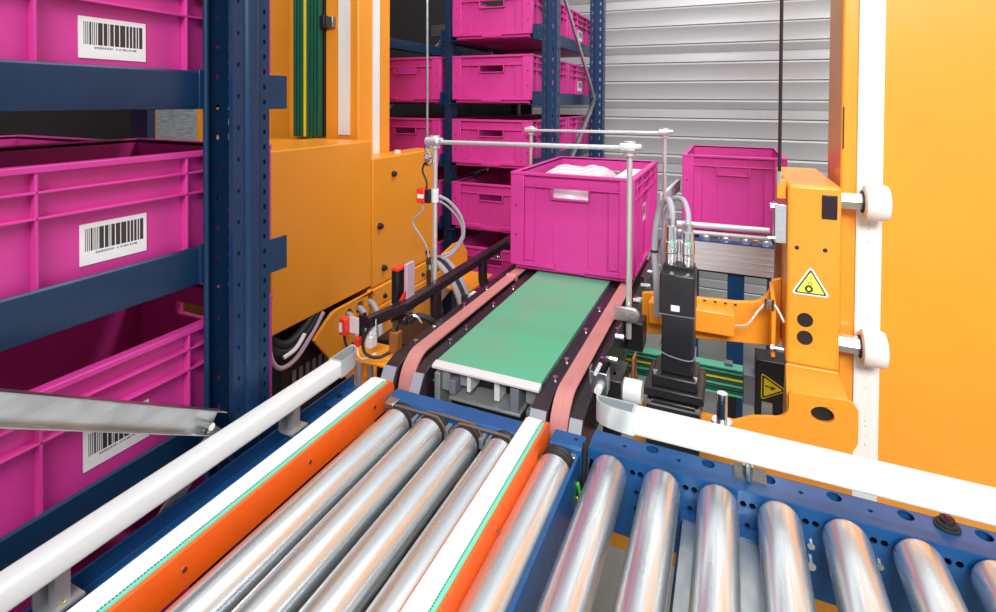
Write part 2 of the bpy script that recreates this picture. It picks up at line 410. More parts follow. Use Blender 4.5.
part('upright_flange', u2, BLUE, nr)
ridge = MB().prism([(.694, X1-.001), (.700, X1+.007), (.722, X1+.007), (.728, X1-.001)], 'z', zb, zt)
ridge.v = [(b, a, c) for a, b, c in ridge.v]
part('upright_ridge', ridge, BLUE, nr, .003)
lip = MB().cyl((-.853, Y1, zb), (-.853, Y1, zt), .0055, 12); part('upright_lip', lip, BLUE, nr)
for k, z in enumerate([LEV[1], LEV[2], LEV[3], LEV[4]]):
    bmx = MB(); xo = -.855
    prof = [(xo-.001, z-.008), (xo, z-.006), (xo, z+.056), (xo-.003, z+.060), (xo-.006, z+.058), (xo-.004, z+.054), (xo-.004, z-.004), (xo-.06, z-.004), (xo-.06, z-.008)]
    bmx.prism([(a, b) for a, b in prof], 'y', -.25, Y1-.001)
    bo = part('shelf_beam', bmx, BLUE, nr, .001)
    part('hook_plate', MB().box(xo-.002, xo+.003, Y1-.014, Y1-.001, z-.008, z+.062), BLUE, bo, .001)
    part('beam_end', MB().box(X1-.004, X1-.001, .752, .797, z-.008, z+.056), BLUE, nr, .001)
    bl = MB().prism([(-1.288-(a-xo), b) for a, b in prof], 'y', -.25, .83)
    part('shelf_beam', bl, BLUE, nr)
part('upright_web', MB().box(-1.33, -1.27, .84, .86, zb, zt), BLUE, nr)
def bar3(p, q, wd, th):
    p, q = Vector(p), Vector(q); d = (q-p).normalized(); n = d.cross(Vector((1, 0, 0))).normalized()*wd/2; e = Vector((th/2, 0, 0))
    pts = [p-n-e, q-n-e, q+n-e, p+n-e, p-n+e, q-n+e, q+n+e, p+n+e]; return MB().hexa([tuple(v) for v in pts])
# galvanised brace channel: y-z direction in the plane x = -.755
def channel(p0, p1, wd, x, dep, th=.002):
    (y0, z0), (y1, z1) = p0, p1; d = Vector((y1-y0, z1-z0)).normalized(); n = Vector((-d.y, d.x))*wd/2; mb = MB()
    def bar(a, b, xa_, xb_):
        pts = []
        for xx in (xa_, xb_):
            pts += [(xx, y0+n.x*a, z0+n.y*a), (xx, y1+n.x*a, z1+n.y*a), (xx, y1+n.x*b, z1+n.y*b), (xx, y0+n.x*b, z0+n.y*b)]
        mb.hexa(pts)
    bar(-1, 1, x-dep, x-dep+th); bar(1-2*th/wd, 1, x-dep+th, x); bar(-1, -1+2*th/wd, x-dep+th, x)
    return mb
br = part('brace', channel((.05, -.185), (.612, -.525), .036, -.742, .022), GALV, nr, .0008)
part('brace', bar3((-.757, .615, -.535), (-.757, .40, -.73), .026, .004), ZINC, nr)
part('brace_bolt', MB().cyl((-.77, .592, -.518), (-.742, .592, -.518), .006, 8), CHROME, br)

# ------------------------------------------------------------------ rack at the back
fr = thing('storage_rack', 'tall blue rack with perforated uprights and diagonal braces in front of grey wall', 'rack', (-1.1, 2.8, FL))
zt2 = 1.25
def upright(x0, x1, y0, dep, m=BLUE, holes=True, zlo=FL):
    h1 = []; h2 = []; z = zlo+.4
    while holes and z < zt2-.05:
        h1.append(rect(x0+.011, x0+.019, z-.010, z+.010)); h1.append(rect(x1-.024, x1-.016, z-.010, z+.010)); h2.append(rect(y0+.020, y0+.032, z-.010, z+.010)); z += .0515
    part('upright_web', perforated(x0, x1, zlo, zt2, h1, 'y', y0, y0+.003), m, fr)
    part('upright_flange', perforated(y0+.003, y0+dep, zlo, zt2, h2, 'x', x1-.003, x1), m, fr)
    part('upright_flange', MB().box(x0, x0+.003, y0+.003, y0+dep, zlo, zt2), m, fr)
    c = (x0+x1)/2
    part('upright_ridge', MB().prism([(c-.014, y0+.001), (c-.009, y0-.005), (c+.009, y0-.005), (c+.014, y0+.001)], 'z', zlo, zt2), m, fr)
upright(-.793, -.722, FY, .055)
upright(-.800, -.715, 3.30, .06)
upright(-1.318, -1.272, FY+.03, .05, BLUE, False); upright(-1.318, -1.272, 3.30, .05, BLUE, False)
upright(-1.83, -1.77, FY+.03, .05, BLUE, False); upright(-1.83, -1.77, 3.30, .05, BLUE, False)
for z in LEV:
    for (x, sgn) in ((-.832, 1), (-1.268, -1), (-1.322, 1), (-1.752, -1)):
        y0 = FY+.005 if x > -.9 else FY-.01
        b = MB(); xi = x-sgn*.028
        b.box(min(x, x+sgn*.003), max(x, x+sgn*.003), y0, 3.6, z-.012, z+.052)
        b.box(min(x, xi), max(x, xi), y0, 3.6, z-.009, z-.005)
        part('shelf_beam', b, BLUE, fr, .001)
    part('bracket_plate', MB().plate(rect(-.836, -.795, z-.014, z+.055), [circ(-.808, z+.012, .005, 8), rect(-.811, -.806, z+.03, z+.045)], 'y', FY-.004, FY-.001), BLUE, fr)
part('brace', bar3((-.757, 2.45, .62), (-.757, 3.27, .01), .026, .012), GALV, fr, .001)
part('brace', bar3((-.757, 3.32, .045), (-.757, 2.46, -.46), .034, .014), GALV, fr, .001)
part('brace', bar3((-1.292, 2.45, .62), (-1.292, 3.27, .01), .022, .012), GALV, fr)
part('brace', bar3((-1.79, 3.27, .45), (-1.79, 2.5, -.10), .022, .012), GALV, fr)
part('back_panel', MB().box(-3.1, -1.30, 3.64, 3.66, FL, 1.25), WALLD, fr)  # added dark sheet, stands in for deep shade behind the left bays
part('cross_beam', MB().box(-1.9, -1.27, 3.25, 3.29, .44, .52), GALV, fr, .002)
part('cross_beam', MB().box(-1.9, -1.27, 3.25, 3.29, .22, .30), GALV, fr, .002)

# ------------------------------------------------------------------ crane masts
my = 1.6
def conductor(parent, x0, x1, n, y, z0, z1, yi):
    wd = (x1-x0)/n
    part('conductor_backing', MB().box(x0-.004, x1+.004, y-.010, y, z0, z1), BLACK, parent)
    for i in range(n):
        a = x0+i*wd; part('conductor_bar', MB().box(a+wd*.14, a+wd*.86, y-.030, y-.010, z0, z1), YELLOWC if i == yi else GREEND, parent, .002)
ml = thing('crane_mast', 'orange crane mast at left carrying green vertical conductor bars and white guide strips', 'crane mast', (-1.4, 1.7, FL))
part('column', MB().box(-1.575, -1.2385, my, 1.80, FL+.02, 1.3), ORANGE, ml, .006)
part('side_recess', MB().box(-1.75, -1.575, my+.06, 1.78, FL+.02, 1.3), ORANGE, ml, .004)
part('guide_strip', MB().box(-1.3272, -1.2755, my-.006, my, -.13, 1.3), WSTRIP, ml, .001)
part('guide_strip', MB().box(-1.2385, -1.2325, 1.682, 1.722, -.6, 1.3), WSTRIP, ml, .001)
conductor(ml, -1.524, -1.392, 8, my, -.14, 1.3, 3)
part('bracket', MB().box(-1.396, -1.374, my-.03, my-.001, .265, .312), BLACK, ml, .002)
part('bracket_plate', MB().box(-1.373, -1.342, my-.02, my-.001, .268, .308), GALV, ml, .002)
mr = thing('crane_mast', 'wide orange crane mast filling the right edge, with a single white guide strip', 'crane mast', (.45, 1.7, FL))
part('column', MB().box(.254, .62, my, 1.80, FL+.02, 1.3), ORANGE, mr, .006)
part('column_extension', MB().box(.621, .90, my-.001, 1.80, FL+.02, 1.3), ORANGE, mr, .003)
part('guide_strip', MB().box(.288, .3415, my-.006, my, FL+.05, 1.3), WSTRIP, mr, .001)
rnd = random.Random(11); mk_ = MB(); z = -.9
while z < .45:
    if rnd.random() < .55: mk_.box(.3135+rnd.uniform(-.0015, .0015), .3150+rnd.uniform(0, .001), my-.0064, my-.006, z, z+rnd.uniform(.003, .008))
    z += .012
part('scuff_mark', mk_, SCUFF, mr)['kind'] = 'stuff'
part('hinge_slot', MB().box(.2575, .2605, my-.0015, my+.002, -.115, -.01), BLACK, mr)
cb = thing('control_cabinet', 'orange control cabinet with grey printed plate glimpsed behind the left rack', 'cabinet', (-2.2, 1.8, FL))
part('body', MB().box(-2.56, -1.76, 1.63, 2.2, FL, .6), ORANGE, cb, .006)
part('nameplate', MB().box(-2.39, -2.13, 1.624, 1.63, -.2, .15), PLATE, cb, .002)
part('door_seam', MB().box(-2.525, -2.52, 1.627, 1.631, FL+.1, .58), BLACK, cb)

# ------------------------------------------------------------------ switch boxes on the lifting carriage
s1 = thing('switch_box', 'large plain orange switch box next to the blue rack upright', 'switch box', (-1.25, 1.3, -.65))
part('housing', MB().box(-1.38, -1.13, 1.085, 1.532, -.645, -.1405), ORANGE, s1, .004, seg=3)
part('back_panel', MB().box(-1.60, -1.38, 1.11, 1.58, -.60, -.150), ORANGE, s1, .004)
s2 = thing('switch_box', 'smaller orange switch box with black knobs between mast and guard rod', 'switch box', (-1.18, 1.75, -.65))
part('housing', MB().box(-1.229, -1.128, 1.536, 1.985, -.655, -.203), ORANGE, s2, .005, seg=3)
part('base_flange', MB().box(-1.229, -1.122, 1.536, 1.985, -.725, -.658), ORANGE, s2, .004)
for (y, z, m) in ((1.66, -.27, .011), (1.93, -.245, .010), (1.575, -.445, .012), (1.60, -.60, .011), (1.60, -.70, .010), (1.86, -.70, .008), (1.90, -.62, .009)):
    part('knob', MB().lathe((-1.128, y, z), (1, 0, 0), [(0, m), (.006, m), (.009, m*.7), (.014, m*.65)], 14), RUBBER, s2)
part('handle_tag', MB().cyl((-1.17, 1.75, -.203), (-1.17, 1.75, -.192), .012, 12), WHITE, s2)
part('lock_hole', MB().cyl((-1.128, 1.965, -.225), (-1.126, 1.965, -.225), .006, 10), INK, s2)

dh = thing('dark_filler_block', 'black block added for the dark gap below the large orange switch box, with vent slots', 'housing', (-1.35, 1.4, FL))
part('filler_body', MB().box(-1.72, -1.17, 1.16, 1.52, FL, -.70), BLACK, dh, .006)  # made-up black block, stands in for the darkness below the switch box
for k in range(7): part('vent_slot', MB().box(-1.169, -1.166, 1.20+.028*k, 1.215+.028*k, -.86, -.80), GREYP, dh)

# ------------------------------------------------------------------ lifting carriage
lc = thing('lifting_carriage', 'orange lifting carriage frame with tall pillar, foot plate and white guide wheels', 'carriage', (.0, 1.5, -.95))
part('pillar', MB().box(.1255, .2345, 1.45, 1.84, -.62, -.193), ORANGE, lc, .008, seg=3)
pieces('pillar_hole', MB().cyl((.165, 1.4485, -.509), (.165, 1.452, -.509), .0165, 20).cyl((.165, 1.4485, -.551), (.165, 1.452, -.551), .0165, 20).cyl((.146, 1.4485, -.341), (.146, 1.452, -.341), .0048, 12).cyl((.203, 1.4485, -.341), (.203, 1.452, -.341), .0048, 12), INK, lc)
part('cover_cap', MB().box(.195, .2255, 1.446, 1.45, -.268, -.213), PLUM, lc, .0015)
part('foot', MB().hexa([(.120, 1.306, -.76), (.232, 1.306, -.76), (.2345, 1.50, -.76), (.1255, 1.50, -.76), (.116, 1.306, -.622), (.232, 1.306, -.622), (.2345, 1.455, -.622), (.1255, 1.455, -.622)]), ORANGE, lc, .003)
part('weld_seam', MB().tube([(.128, 1.449, -.621), (.165, 1.447, -.6205), (.20, 1.449, -.621), (.232, 1.449, -.621)], .004, 8), ORANGE, lc)
# foot plate (face to the camera) with a large hole and a scooped inner corner
fp = [(-.20, -.93), (-.20, -.702), (.016, -.700), (.050, -.682)]
for a in range(0, 91, 15): fp.append((.088+.032*sin(radians(a)), -.642-.032*cos(radians(a))))
fp += [(.1195, -.616), (.124, -.6105), (.222, -.6055), (.236, -.611), (.2435, -.624), (.2435, -.690), (.235, -.709), (.235, -.93)]
fp = fp[:3]+fp[3:]
part('foot_plate', MB().plate(fp, [circ(.181, -.646, .021, 22, .0165)], 'y', 1.292, 1.302), ORANGE, lc, .0015)
part('plate_hole_shade', MB().box(.15, .21, 1.3025, 1.305, -.675, -.625), INK, lc)  # black plate added so the hole looks shaded inside
part('lower_beam', MB().box(-1.05, .22, 1.12, 1.20, -.93, -.868), ORANGE, lc, .006)
part('lower_beam', MB().box(-1.05, .22, 1.30, 1.36, -.98, -.935), ORANGE, lc, .006)
# cross plate behind, scooped up to the pillar
cp = [(-.225, -.66), (-.225, -.545), (-.20, -.540), (-.071, -.536), (.02, -.532)]
for a in range(0, 86, 12): cp.append((.045+.055*sin(radians(a)), -.475-.057*cos(radians(a))+.004))
cp += [(.103, -.462), (.125, -.455), (.125, -.622), (.11, -.634)]
part('cross_plate', MB().prism(cp, 'y', 1.575, 1.590), ORANGE, lc, .0025)
part('gusset', MB().hexa([(.098, 1.50, -.632), (.108, 1.50, -.632), (.108, 1.59, -.632), (.098, 1.59, -.632), (.098, 1.49, -.50), (.108, 1.49, -.50), (.108, 1.59, -.47), (.098, 1.59, -.47)]), ORANGE, lc, .002)
part('cross_box', MB().box(-.20, .017, 1.52, 1.575, -.608, -.548), ORANGE, lc, .004)
pieces('cross_box_slot', MB().box(-.062, -.055, 1.570, 1.5745, -.541, -.538).box(-.035, -.028, 1.570, 1.5745, -.541, -.538).box(-.01, -.003, 1.570, 1.5745, -.541, -.538).box(.014, .021, 1.570, 1.5745, -.541, -.538), INK, lc)
part('pillar_stub', MB().box(.112, .1255, 1.60, 1.64, -.5, -.36), WOODB, lc)
for z in (-.238, -.589):
    ax = part('wheel_axle', MB().cyl((.2345, 1.556, z), (.293, 1.556, z), .0215, 6), ALU, lc, .001)
    ax['label'] = 'hexagonal steel axle'
    wh = part('guide_wheel', MB().lathe((.293, 1.551, z), (1, 0, 0), [(0, .032), (.003, .040), (.007, .0425), (.044, .0425), (.049, .040), (.052, .03)], 32), WSTRIP, lc)
    part('wheel_washer', MB().cyl((.2905, 1.551, z), (.2935, 1.551, z), .027, 20), RUBBER, wh)
# left side plate of the carriage under the switch boxes
sp = [(1.235, -.714), (1.291, -.676), (1.318, -.660), (1.341, -.657), (1.532, -.657), (1.533, -.728), (2.0, -.728), (2.02, -.66), (2.12, -.64), (2.20, -.645), (2.25, -.70), (2.26, -.79), (2.0, -.86), (1.75, -.93), (1.66, -1.11), (1.405, -1.11), (1.40, -.912)]
part('side_plate', MB().plate(sp, [circ(1.395, -.695, .020, 14), circ(1.452, -.690, .020, 14), circ(1.512, -.680, .018, 14, .03)], 'x', -1.128, -1.116), ORANGE, lc, .002)
part('side_flange', MB().box(-1.116, -.98, 2.00, 2.24, -.80, -.79), ORANGE, lc, .002)
part('side_flange', MB().box(-1.116, -.90, 1.35, 1.62, -.93, -.92), ORANGE, lc, .002)
part('top_bracket', MB().box(.098, .1235, 1.452, 1.456, -.335, -.243).box(.098, .101, 1.452, 1.50, -.335, -.243), ALU, lc, .001)
part('spring_block', MB().box(.104, .1245, 1.47, 1.50, -.232, -.185), ORANGE, lc, .002)
pieces('clamp_screw', MB().cyl((.09, 1.46, -.25), (.104, 1.46, -.25), .008, 10).cyl((.085, 1.455, -.325), (.1, 1.455, -.325), .004, 8).cyl((.108, 1.475, -.2), (.108, 1.475, -.166), .006, 10), CHROME, lc)
part('support_rod', MB().cyl((.1105, 1.49, -.18), (.1085, 1.49, 1.0), .0042, 10), PLUM, lc, label='thin dark vertical rod')
part('wire', MB().tube([(.018, 1.519, -.575), (.045, 1.50, -.56), (.07, 1.50, -.52), (.09, 1.50, -.498), (.106, 1.49, -.5), (.124, 1.47, -.53)], .0028, 6), WHITE, lc)
part('wire_clip', MB().box(.083, .103, 1.494, 1.505, -.505, -.492).cyl((.085, 1.49, -.512), (.085, 1.49, -.485), .003, 6).cyl((.101, 1.49, -.512), (.101, 1.49, -.485), .003, 6), GALV, lc)
part('stop_screw', MB().cyl((.098, 1.47, -.595), (.124, 1.47, -.595), .0045, 8).cyl((.096, 1.47, -.595), (.1, 1.47, -.595), .010, 6), GALV, lc)
# warning sign on the pillar
def tri(c, s, up=True, rot=0, rr=.12):
    pts = []
    for k in range(3):
        a = pi/2+rot+k*2*pi/3
        for da in (-.22, 0, .22):
            cc = Vector((cos(a), sin(a)))*s*(1-rr); pts.append((c[0]+cc.x+cos(a+da*4)*s*rr, c[1]+cc.y+sin(a+da*4)*s*rr))
    return pts
def tcenter(): return (.1748, -.427)
sg = thing('warning_sign', 'yellow triangular warning sticker with gear symbol on the orange pillar', 'sign', (.1748, 1.4495, -.447))
part('sticker_border', MB().prism(tri(tcenter(), .0415), 'y', 1.4488, 1.4498), PAPER, sg)
part('black_triangle', MB().prism(tri(tcenter(), .0360, rr=.08), 'y', 1.4482, 1.4489), INK, sg)
part('yellow_field', MB().prism(tri(tcenter(), .0315, rr=.05), 'y', 1.4477, 1.4484), YSIGN2, sg)
gear = []
for i in range(24): gear.append((.1715+(.0092 if i % 2 else .0076)*cos(2*pi*i/24), -.4345+(.0092 if i % 2 else .0076)*sin(2*pi*i/24)))
part('gear_symbol', MB().plate(gear, [circ(.1715, -.4345, .0042, 14)], 'y', 1.4473, 1.4478), INK, sg)
part('hand_symbol', MB().plate(circ(.1735, -.4215, .0042, 14), [circ(.1735, -.4215, .0030, 12)], 'y', 1.4474, 1.4478), INK, sg)

# ------------------------------------------------------------------ belt unit on the carriage
bu = thing('belt_conveyor', 'short green belt conveyor with salmon side belts and dark guide rail on the carriage', 'conveyor', (-.48, 1.6, -.75))
byf, byb = 1.06, 2.22
part('belt', MB().prism([(1.074, -.602), (1.074, -.5955), (1.078, -.594), (2.2, -.594), (2.2, -.602)], 'x', -.607, -.357), GBELT, bu)
part('belt_bed', MB().box(-.607, -.357, 1.10, 2.2, -.612, -.603), ALU, bu)
part('nose_bar', MB().prism([(1.054, -.606), (1.054, -.601), (1.057, -.598), (1.074, -.5945), (1.074, -.606)], 'x', -.611, -.356), NOSE, bu, .001, label='white nose strip at the belt end')
def siderail(xc, yf):
    # twin dark guards with a salmon belt that curves down at the front
    for (a, b) in ((xc-.058, xc-.023), (xc+.023, xc+.050)):
        g = MB().prism([(2.15, -.70), (2.15, -.606), (yf+.085, -.606), (yf+.045, -.618), (yf+.010, -.668), (yf+.010, -.70)], 'x', a, b)
        s_ = part('belt_guard', g, PLUM, bu, .002)
        part('guard_end', MB().prism([(yf+.043, -.6172), (yf+.008, -.6672), (yf+.007, -.668), (yf+.040, -.6165)], 'x', a+.001, b-.001), GUARDE, s_)
    pts = [(2.14, -.594), (yf+.115, -.594)]
    for a in range(0, 64, 9): pts.append((yf+.115-.075*sin(radians(a)), -.669+.075*cos(radians(a))))
    pts.append((yf+.030, -.69))
    inner = []
    for i, (y, z) in enumerate(pts): inner.append((y+.0045*(1 if i > 4 else .2), z-.004))
    part('side_belt', MB().prism(pts+inner[::-1], 'x', xc-.019, xc+.0175), SALMON, bu)
    part('belt_channel', MB().prism([(2.15, -.70), (2.15, -.612), (yf+.10, -.612), (yf+.06, -.63), (yf+.036, -.70)], 'x', xc-.022, xc+.022), BLACK, bu)
    part('front_block', MB().box(xc-.060, xc+.052, yf+.004, yf+.09, -.80, -.70), BLACK, bu, .003)
    d = MB()
    for y in (yf+.15, yf+.24, yf+.42, yf+.58):
        d.cyl((xc-.040, y, -.606), (xc-.040, y, -.600), .006, 10); d.cyl((xc+.036, y+.04, -.606), (xc+.036, y+.04, -.600), .006, 10)
    pieces('guard_bolt', d, CHROME, bu)
siderail(-.672, 1.0); siderail(-.302, .975)
part('far_pulley', MB().cyl((-.69, 1.70, -.60), (-.655, 1.70, -.60), .012, 16), SALMON, bu)
# mechanism under the belt nose
mm = MB(); AL = ZINC
mm.box(-.612, -.598, 1.068, 1.12, -.70, -.622); mm.box(-.357, -.340, 1.066, 1.12, -.70, -.618)
pieces('end_bracket', mm, AL, bu, .002)
pieces('cam_block', MB().box(-.594, -.575, 1.072, 1.13, -.660, -.617).box(-.555, -.535, 1.085, 1.13, -.648, -.614).box(-.398, -.360, 1.09, 1.13, -.655, -.614), AL, bu, .002)
pieces('cam_block', MB().box(-.573, -.557, 1.066, 1.12, -.662, -.630).box(-.425, -.405, 1.066, 1.13, -.668, -.616).box(-.39, -.365, 1.07, 1.13, -.67, -.658), GREYP, bu, .002)
pieces('hanger', MB().box(-.530, -.521, 1.07, 1.12, -.650, -.612).box(-.468, -.455, 1.08, 1.12, -.66, -.612), WHITE, bu, .001)
part('cross_shaft_plate', MB().box(-.57, -.40, 1.062, 1.13, -.672, -.666), ZINC, bu, .001)
part('drive_shaft', MB().lathe((-.55, 1.06, -.695), (1, 0, 0), [(0, .012), (.025, .012), (.026, .016), (.045, .016), (.046, .011), (.07, .011), (.071, .005), (.10, .005), (.101, .015), (.125, .015), (.126, .010), (.145, .010)], 16), ZINC, bu)
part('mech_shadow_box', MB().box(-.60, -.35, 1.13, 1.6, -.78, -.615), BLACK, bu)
part('bracket_bolt', MB().cyl((-.614, 1.09, -.655), (-.622, 1.09, -.655), .005, 8).cyl((-.349, 1.058, -.64), (-.349, 1.066, -.64), .008, 12).cyl((-.349, 1.058, -.675), (-.349, 1.066, -.675), .005, 8), CHROME, bu)
# left dark guide rail on posts
gx = -.80
part('guide_rail', MB().prism([(gx-.012, -.572), (gx+.012, -.572), (gx+.012, -.548), (gx+.006, -.543), (gx-.012, -.543)], 'y', 1.22, 2.18), PLUM, bu, .002)
part('guide_rail_lead', MB().hexa([(gx-.035, 1.10, -.572), (gx-.018, 1.10, -.572), (gx+.012, 1.222, -.572), (gx-.012, 1.222, -.572), (gx-.035, 1.10, -.543), (gx-.018, 1.10, -.543), (gx+.012, 1.222, -.543), (gx-.012, 1.222, -.543)]), PLUM, bu, .002)
for y in (1.40, 1.735): part('guide_post', MB().prism([(gx+.012, -.572), (gx-.008, -.572), (gx-.008, -.64), (gx+.02, -.70), (gx+.045, -.70), (gx+.012, -.635)], 'y', y-.018, y+.018), PLUM, bu, .002)
part('rail_clip', MB().box(gx-.004, gx+.012, 1.84, 1.87, -.59, -.572).cyl((gx+.02, 1.85, -.585), (gx-.01, 1.85, -.585), .006, 8), GALV, bu)
# right side plate with a row of bolts and cam followers
part('side_plate', MB().box(-.2495, -.2460, 1.12, 2.15, -.66, -.565), BLACK, bu, .001)
part('side_guide', MB().prism([(-.250, -.575), (-.236, -.575), (-.236, -.540), (-.243, -.536), (-.250, -.540)], 'y', 1.70, 2.2), PLUM, bu, .001)
db = MB()
for i, y in enumerate((1.22, 1.30, 1.50, 1.56, 1.63, 1.70, 1.76, 1.84)):
    db.cyl((-.2455, y, -.585+(i % 2)*.02), (-.226, y, -.585+(i % 2)*.02), .008, 10)
pieces('side_bolt', db, CHROME, bu)
pieces('side_block', MB().box(-.2455, -.206, 1.16, 1.26, -.72, -.60).box(-.2455, -.203, 1.45, 1.52, -.66, -.585), BLACK, bu, .003)
part('cam_lever', MB().box(-.204, -.198, 1.28, 1.32, -.66, -.60).cyl((-.21, 1.31, -.655), (-.196, 1.31, -.655), .012, 12), WOODB, bu, .002)
gb = MB().box(-.258, -.226, 1.10, 1.104, -.605, -.560).box(-.228, -.225, 1.10, 1.135, -.605, -.560).box(-.258, -.255, 1.085, 1.104, -.58, -.545)
part('sensor_bracket', gb, GALV, bu, .001)
pieces('bracket_screw', MB().cyl((-.24, 1.085, -.59), (-.24, 1.1, -.59), .008, 10).cyl((-.247, 1.09, -.56), (-.236, 1.09, -.535), .004, 8), WHITE, bu)
# guard rods round the crate
def clamp(x, y, z):
    m = MB().cyl((x, y-.002, z-.022), (x, y-.002, z+.017), .0155, 14).cyl((x-.022, y-.014, z), (x+.018, y-.014, z), .0135, 14).cyl((x-.009, y+.006, z+.001), (x-.009, y-.02, z+.001), .006, 8).cyl((x+.016, y-.012, z+.003), (x+.032, y-.012, z+.003), .0085, 12)
    part('rod_clamp', m, ROD, bu, .001)
part('guard_rod', MB().cyl((-.84, 1.406, -.125), (-.225, 1.406, -.119), .0068, 14), ROD, bu)
part('guard_rod', MB().cyl((-.84, 2.286, -.132), (-.23, 2.286, -.126), .0068, 14), ROD, bu)
part('guard_rod', MB().cyl((-.814, 1.42, -.60), (-.814, 1.42, -.108), .0075, 14), ROD, bu)
part('guard_rod', MB().cyl((-.235, 1.42, -.615), (-.237, 1.42, -.105), .0075, 14), ROD, bu)
part('guard_rod', MB().cyl((-.822, 2.30, -.60), (-.822, 2.30, -.118), .0075, 14), ROD, bu)
part('guard_rod', MB().cyl((-.243, 2.30, -.56), (-.243, 2.30, -.112), .0075, 14), ROD, bu)
clamp(-.814, 1.42, -.123); clamp(-.237, 1.42, -.119); clamp(-.822, 2.30, -.130); clamp(-.243, 2.30, -.124)
part('clamp_arm', MB().prism([(-.268, -.562), (-.268, -.527), (-.222, -.527)]+[(-.222+.0175*sin(radians(a)), -.5445+.0175*cos(radians(a))) for a in range(15, 181, 15)], 'y', 1.392, 1.405), ALU, bu, .002)
part('clamp_arm_hole', MB().cyl((-.222, 1.3905, -.545), (-.222, 1.3935, -.545), .007, 12), GREYP, bu)
part('rod_foot', MB().lathe((-.86, 1.50, -.60), (1, 0, 0), [(0, .02), (.003, .028), (.03, .028), (.033, .02)], 18), WHITE, bu)
part('support_rod', MB().cyl((-.842, 1.42, -.12), (-.846, 1.42, 1.0), .0036, 10), GALV, bu, label='thin vertical steel rod')

# ------------------------------------------------------------------ servo motor
sm = thing('servo_motor', 'black upright servo motor with metal cable connectors right of the belt', 'motor', (-.1, 1.3, -.74))
mx0, mx1, myf = -.1395, -.0655, 1.25
part('gearbox', MB().box(-.163, -.052, 1.225, 1.36, -.76, -.655), BLACKM, sm, .004)
part('gearbox_groove', MB().box(-.164, -.051, 1.224, 1.361, -.668, -.664), GREYP, sm)
part('flange', MB().hexa([(-.170, 1.222, -.648), (-.044, 1.222, -.648), (-.044, 1.36, -.648), (-.170, 1.36, -.648), (-.168, 1.224, -.630), (-.046, 1.224, -.630), (-.046, 1.358, -.630), (-.168, 1.358, -.630)]), BLACKM, sm, .002)
part('flange', MB().box(-.153, -.058, 1.236, 1.342, -.630, -.606), BLACKM, sm, .003)
part('body', MB().box(mx0+.004, mx1-.002, myf+.003, 1.335, -.606, -.470), BLACKM, sm, .004)
part('head', MB().box(mx0-.001, mx1-.001, myf, 1.34, -.472, -.383), BLACKM, sm, .003)
part('seam', MB().box(mx0-.0025, mx1-.0005, myf-.0005, 1.3405, -.4735, -.4715), GREYP, sm)
part('sticker', MB().box(-.1155, -.0975, myf-.0008, myf, -.463, -.450), PAPER, sm)
fb = MB()
for x in (-.146, -.064): fb.cyl((x, 1.243, -.606), (x, 1.243, -.599), .0055, 10)
for x in (-.157, -.057): fb.cyl((x, 1.219, -.658), (x, 1.226, -.658), .0052, 10)
pieces('flange_bolt', fb, CHROME, sm)
part('strap', MB().tube([(mx0+.001, 1.30, -.548), (mx0, 1.252, -.555), (-.11, 1.2505, -.566), (mx1-.004, 1.252, -.567), (mx1, 1.30, -.556)], .0016, 6), GREYP, sm)
for (x, y, h_) in ((-.122, 1.31, .098), (-.0865, 1.31, .088)):
    cn = part('connector', MB().lathe((x, y, -.383), (0, 0, 1), [(0, .0135), (.006, .0135), (.007, .0150), (.034, .0150), (.036, .0165), (.060, .0165), (.062, .0145), (h_-.003, .0145), (h_, .012)], 14), CHROME, sm)
    part('connector_dot', MB().cyl((x+.003, y-.016, -.322), (x+.003, y-.0178, -.322), .005, 10), TEAL, cn)
    part('connector_nut', MB().cyl((x, y, -.383+h_), (x, y, -.383+h_+.016), .0115, 8), ALU, cn)
part('connector_base', MB().box(-.138, -.070, 1.29, 1.335, -.384, -.374), BLACK, sm, .001)
part('cable', MB().tube([(-.122, 1.31, -.280), (-.122, 1.315, -.252), (-.135, 1.34, -.232), (-.158, 1.37, -.270), (-.168, 1.38, -.36), (-.160, 1.37, -.46), (-.16, 1.38, -.53)], .0078, 10, 6), GCABLE, sm)
part('cable', MB().tube([(-.0865, 1.31, -.290), (-.088, 1.33, -.258), (-.104, 1.37, -.234), (-.135, 1.40, -.25), (-.150, 1.41, -.34), (-.147, 1.40, -.46), (-.15, 1.40, -.53)], .0066, 10, 6), GCABLE, sm)
part('cable_tie', MB().lathe((-.168, 1.38, -.372), (0, 0, 1), [(0, .0095), (.006, .0095)], 12), RUBBER, sm)
pu = thing('tensioner', 'white tensioner drum with dark pulley left of the black motor gearbox', 'tensioner', (-.2, 1.2, -.68))
part('drum', MB().cyl((-.2125, 1.20, -.634), (-.168, 1.20, -.634), .0245, 24), WHITE, pu, .002)
part('flange', MB().cyl((-.2185, 1.20, -.632), (-.2135, 1.20, -.632), .027, 24), GREYP, pu)
part('lever', MB().box(-.232, -.222, 1.185, 1.20, -.69, -.60), PLUM, pu, .002)
part('coupling', MB().lathe((-.215, 1.165, -.665), (1, 0, 0), [(0, .008), (.006, .014), (.012, .008), (.018, .014), (.024, .008), (.030, .014), (.038, .010)], 14), CHROME, pu)

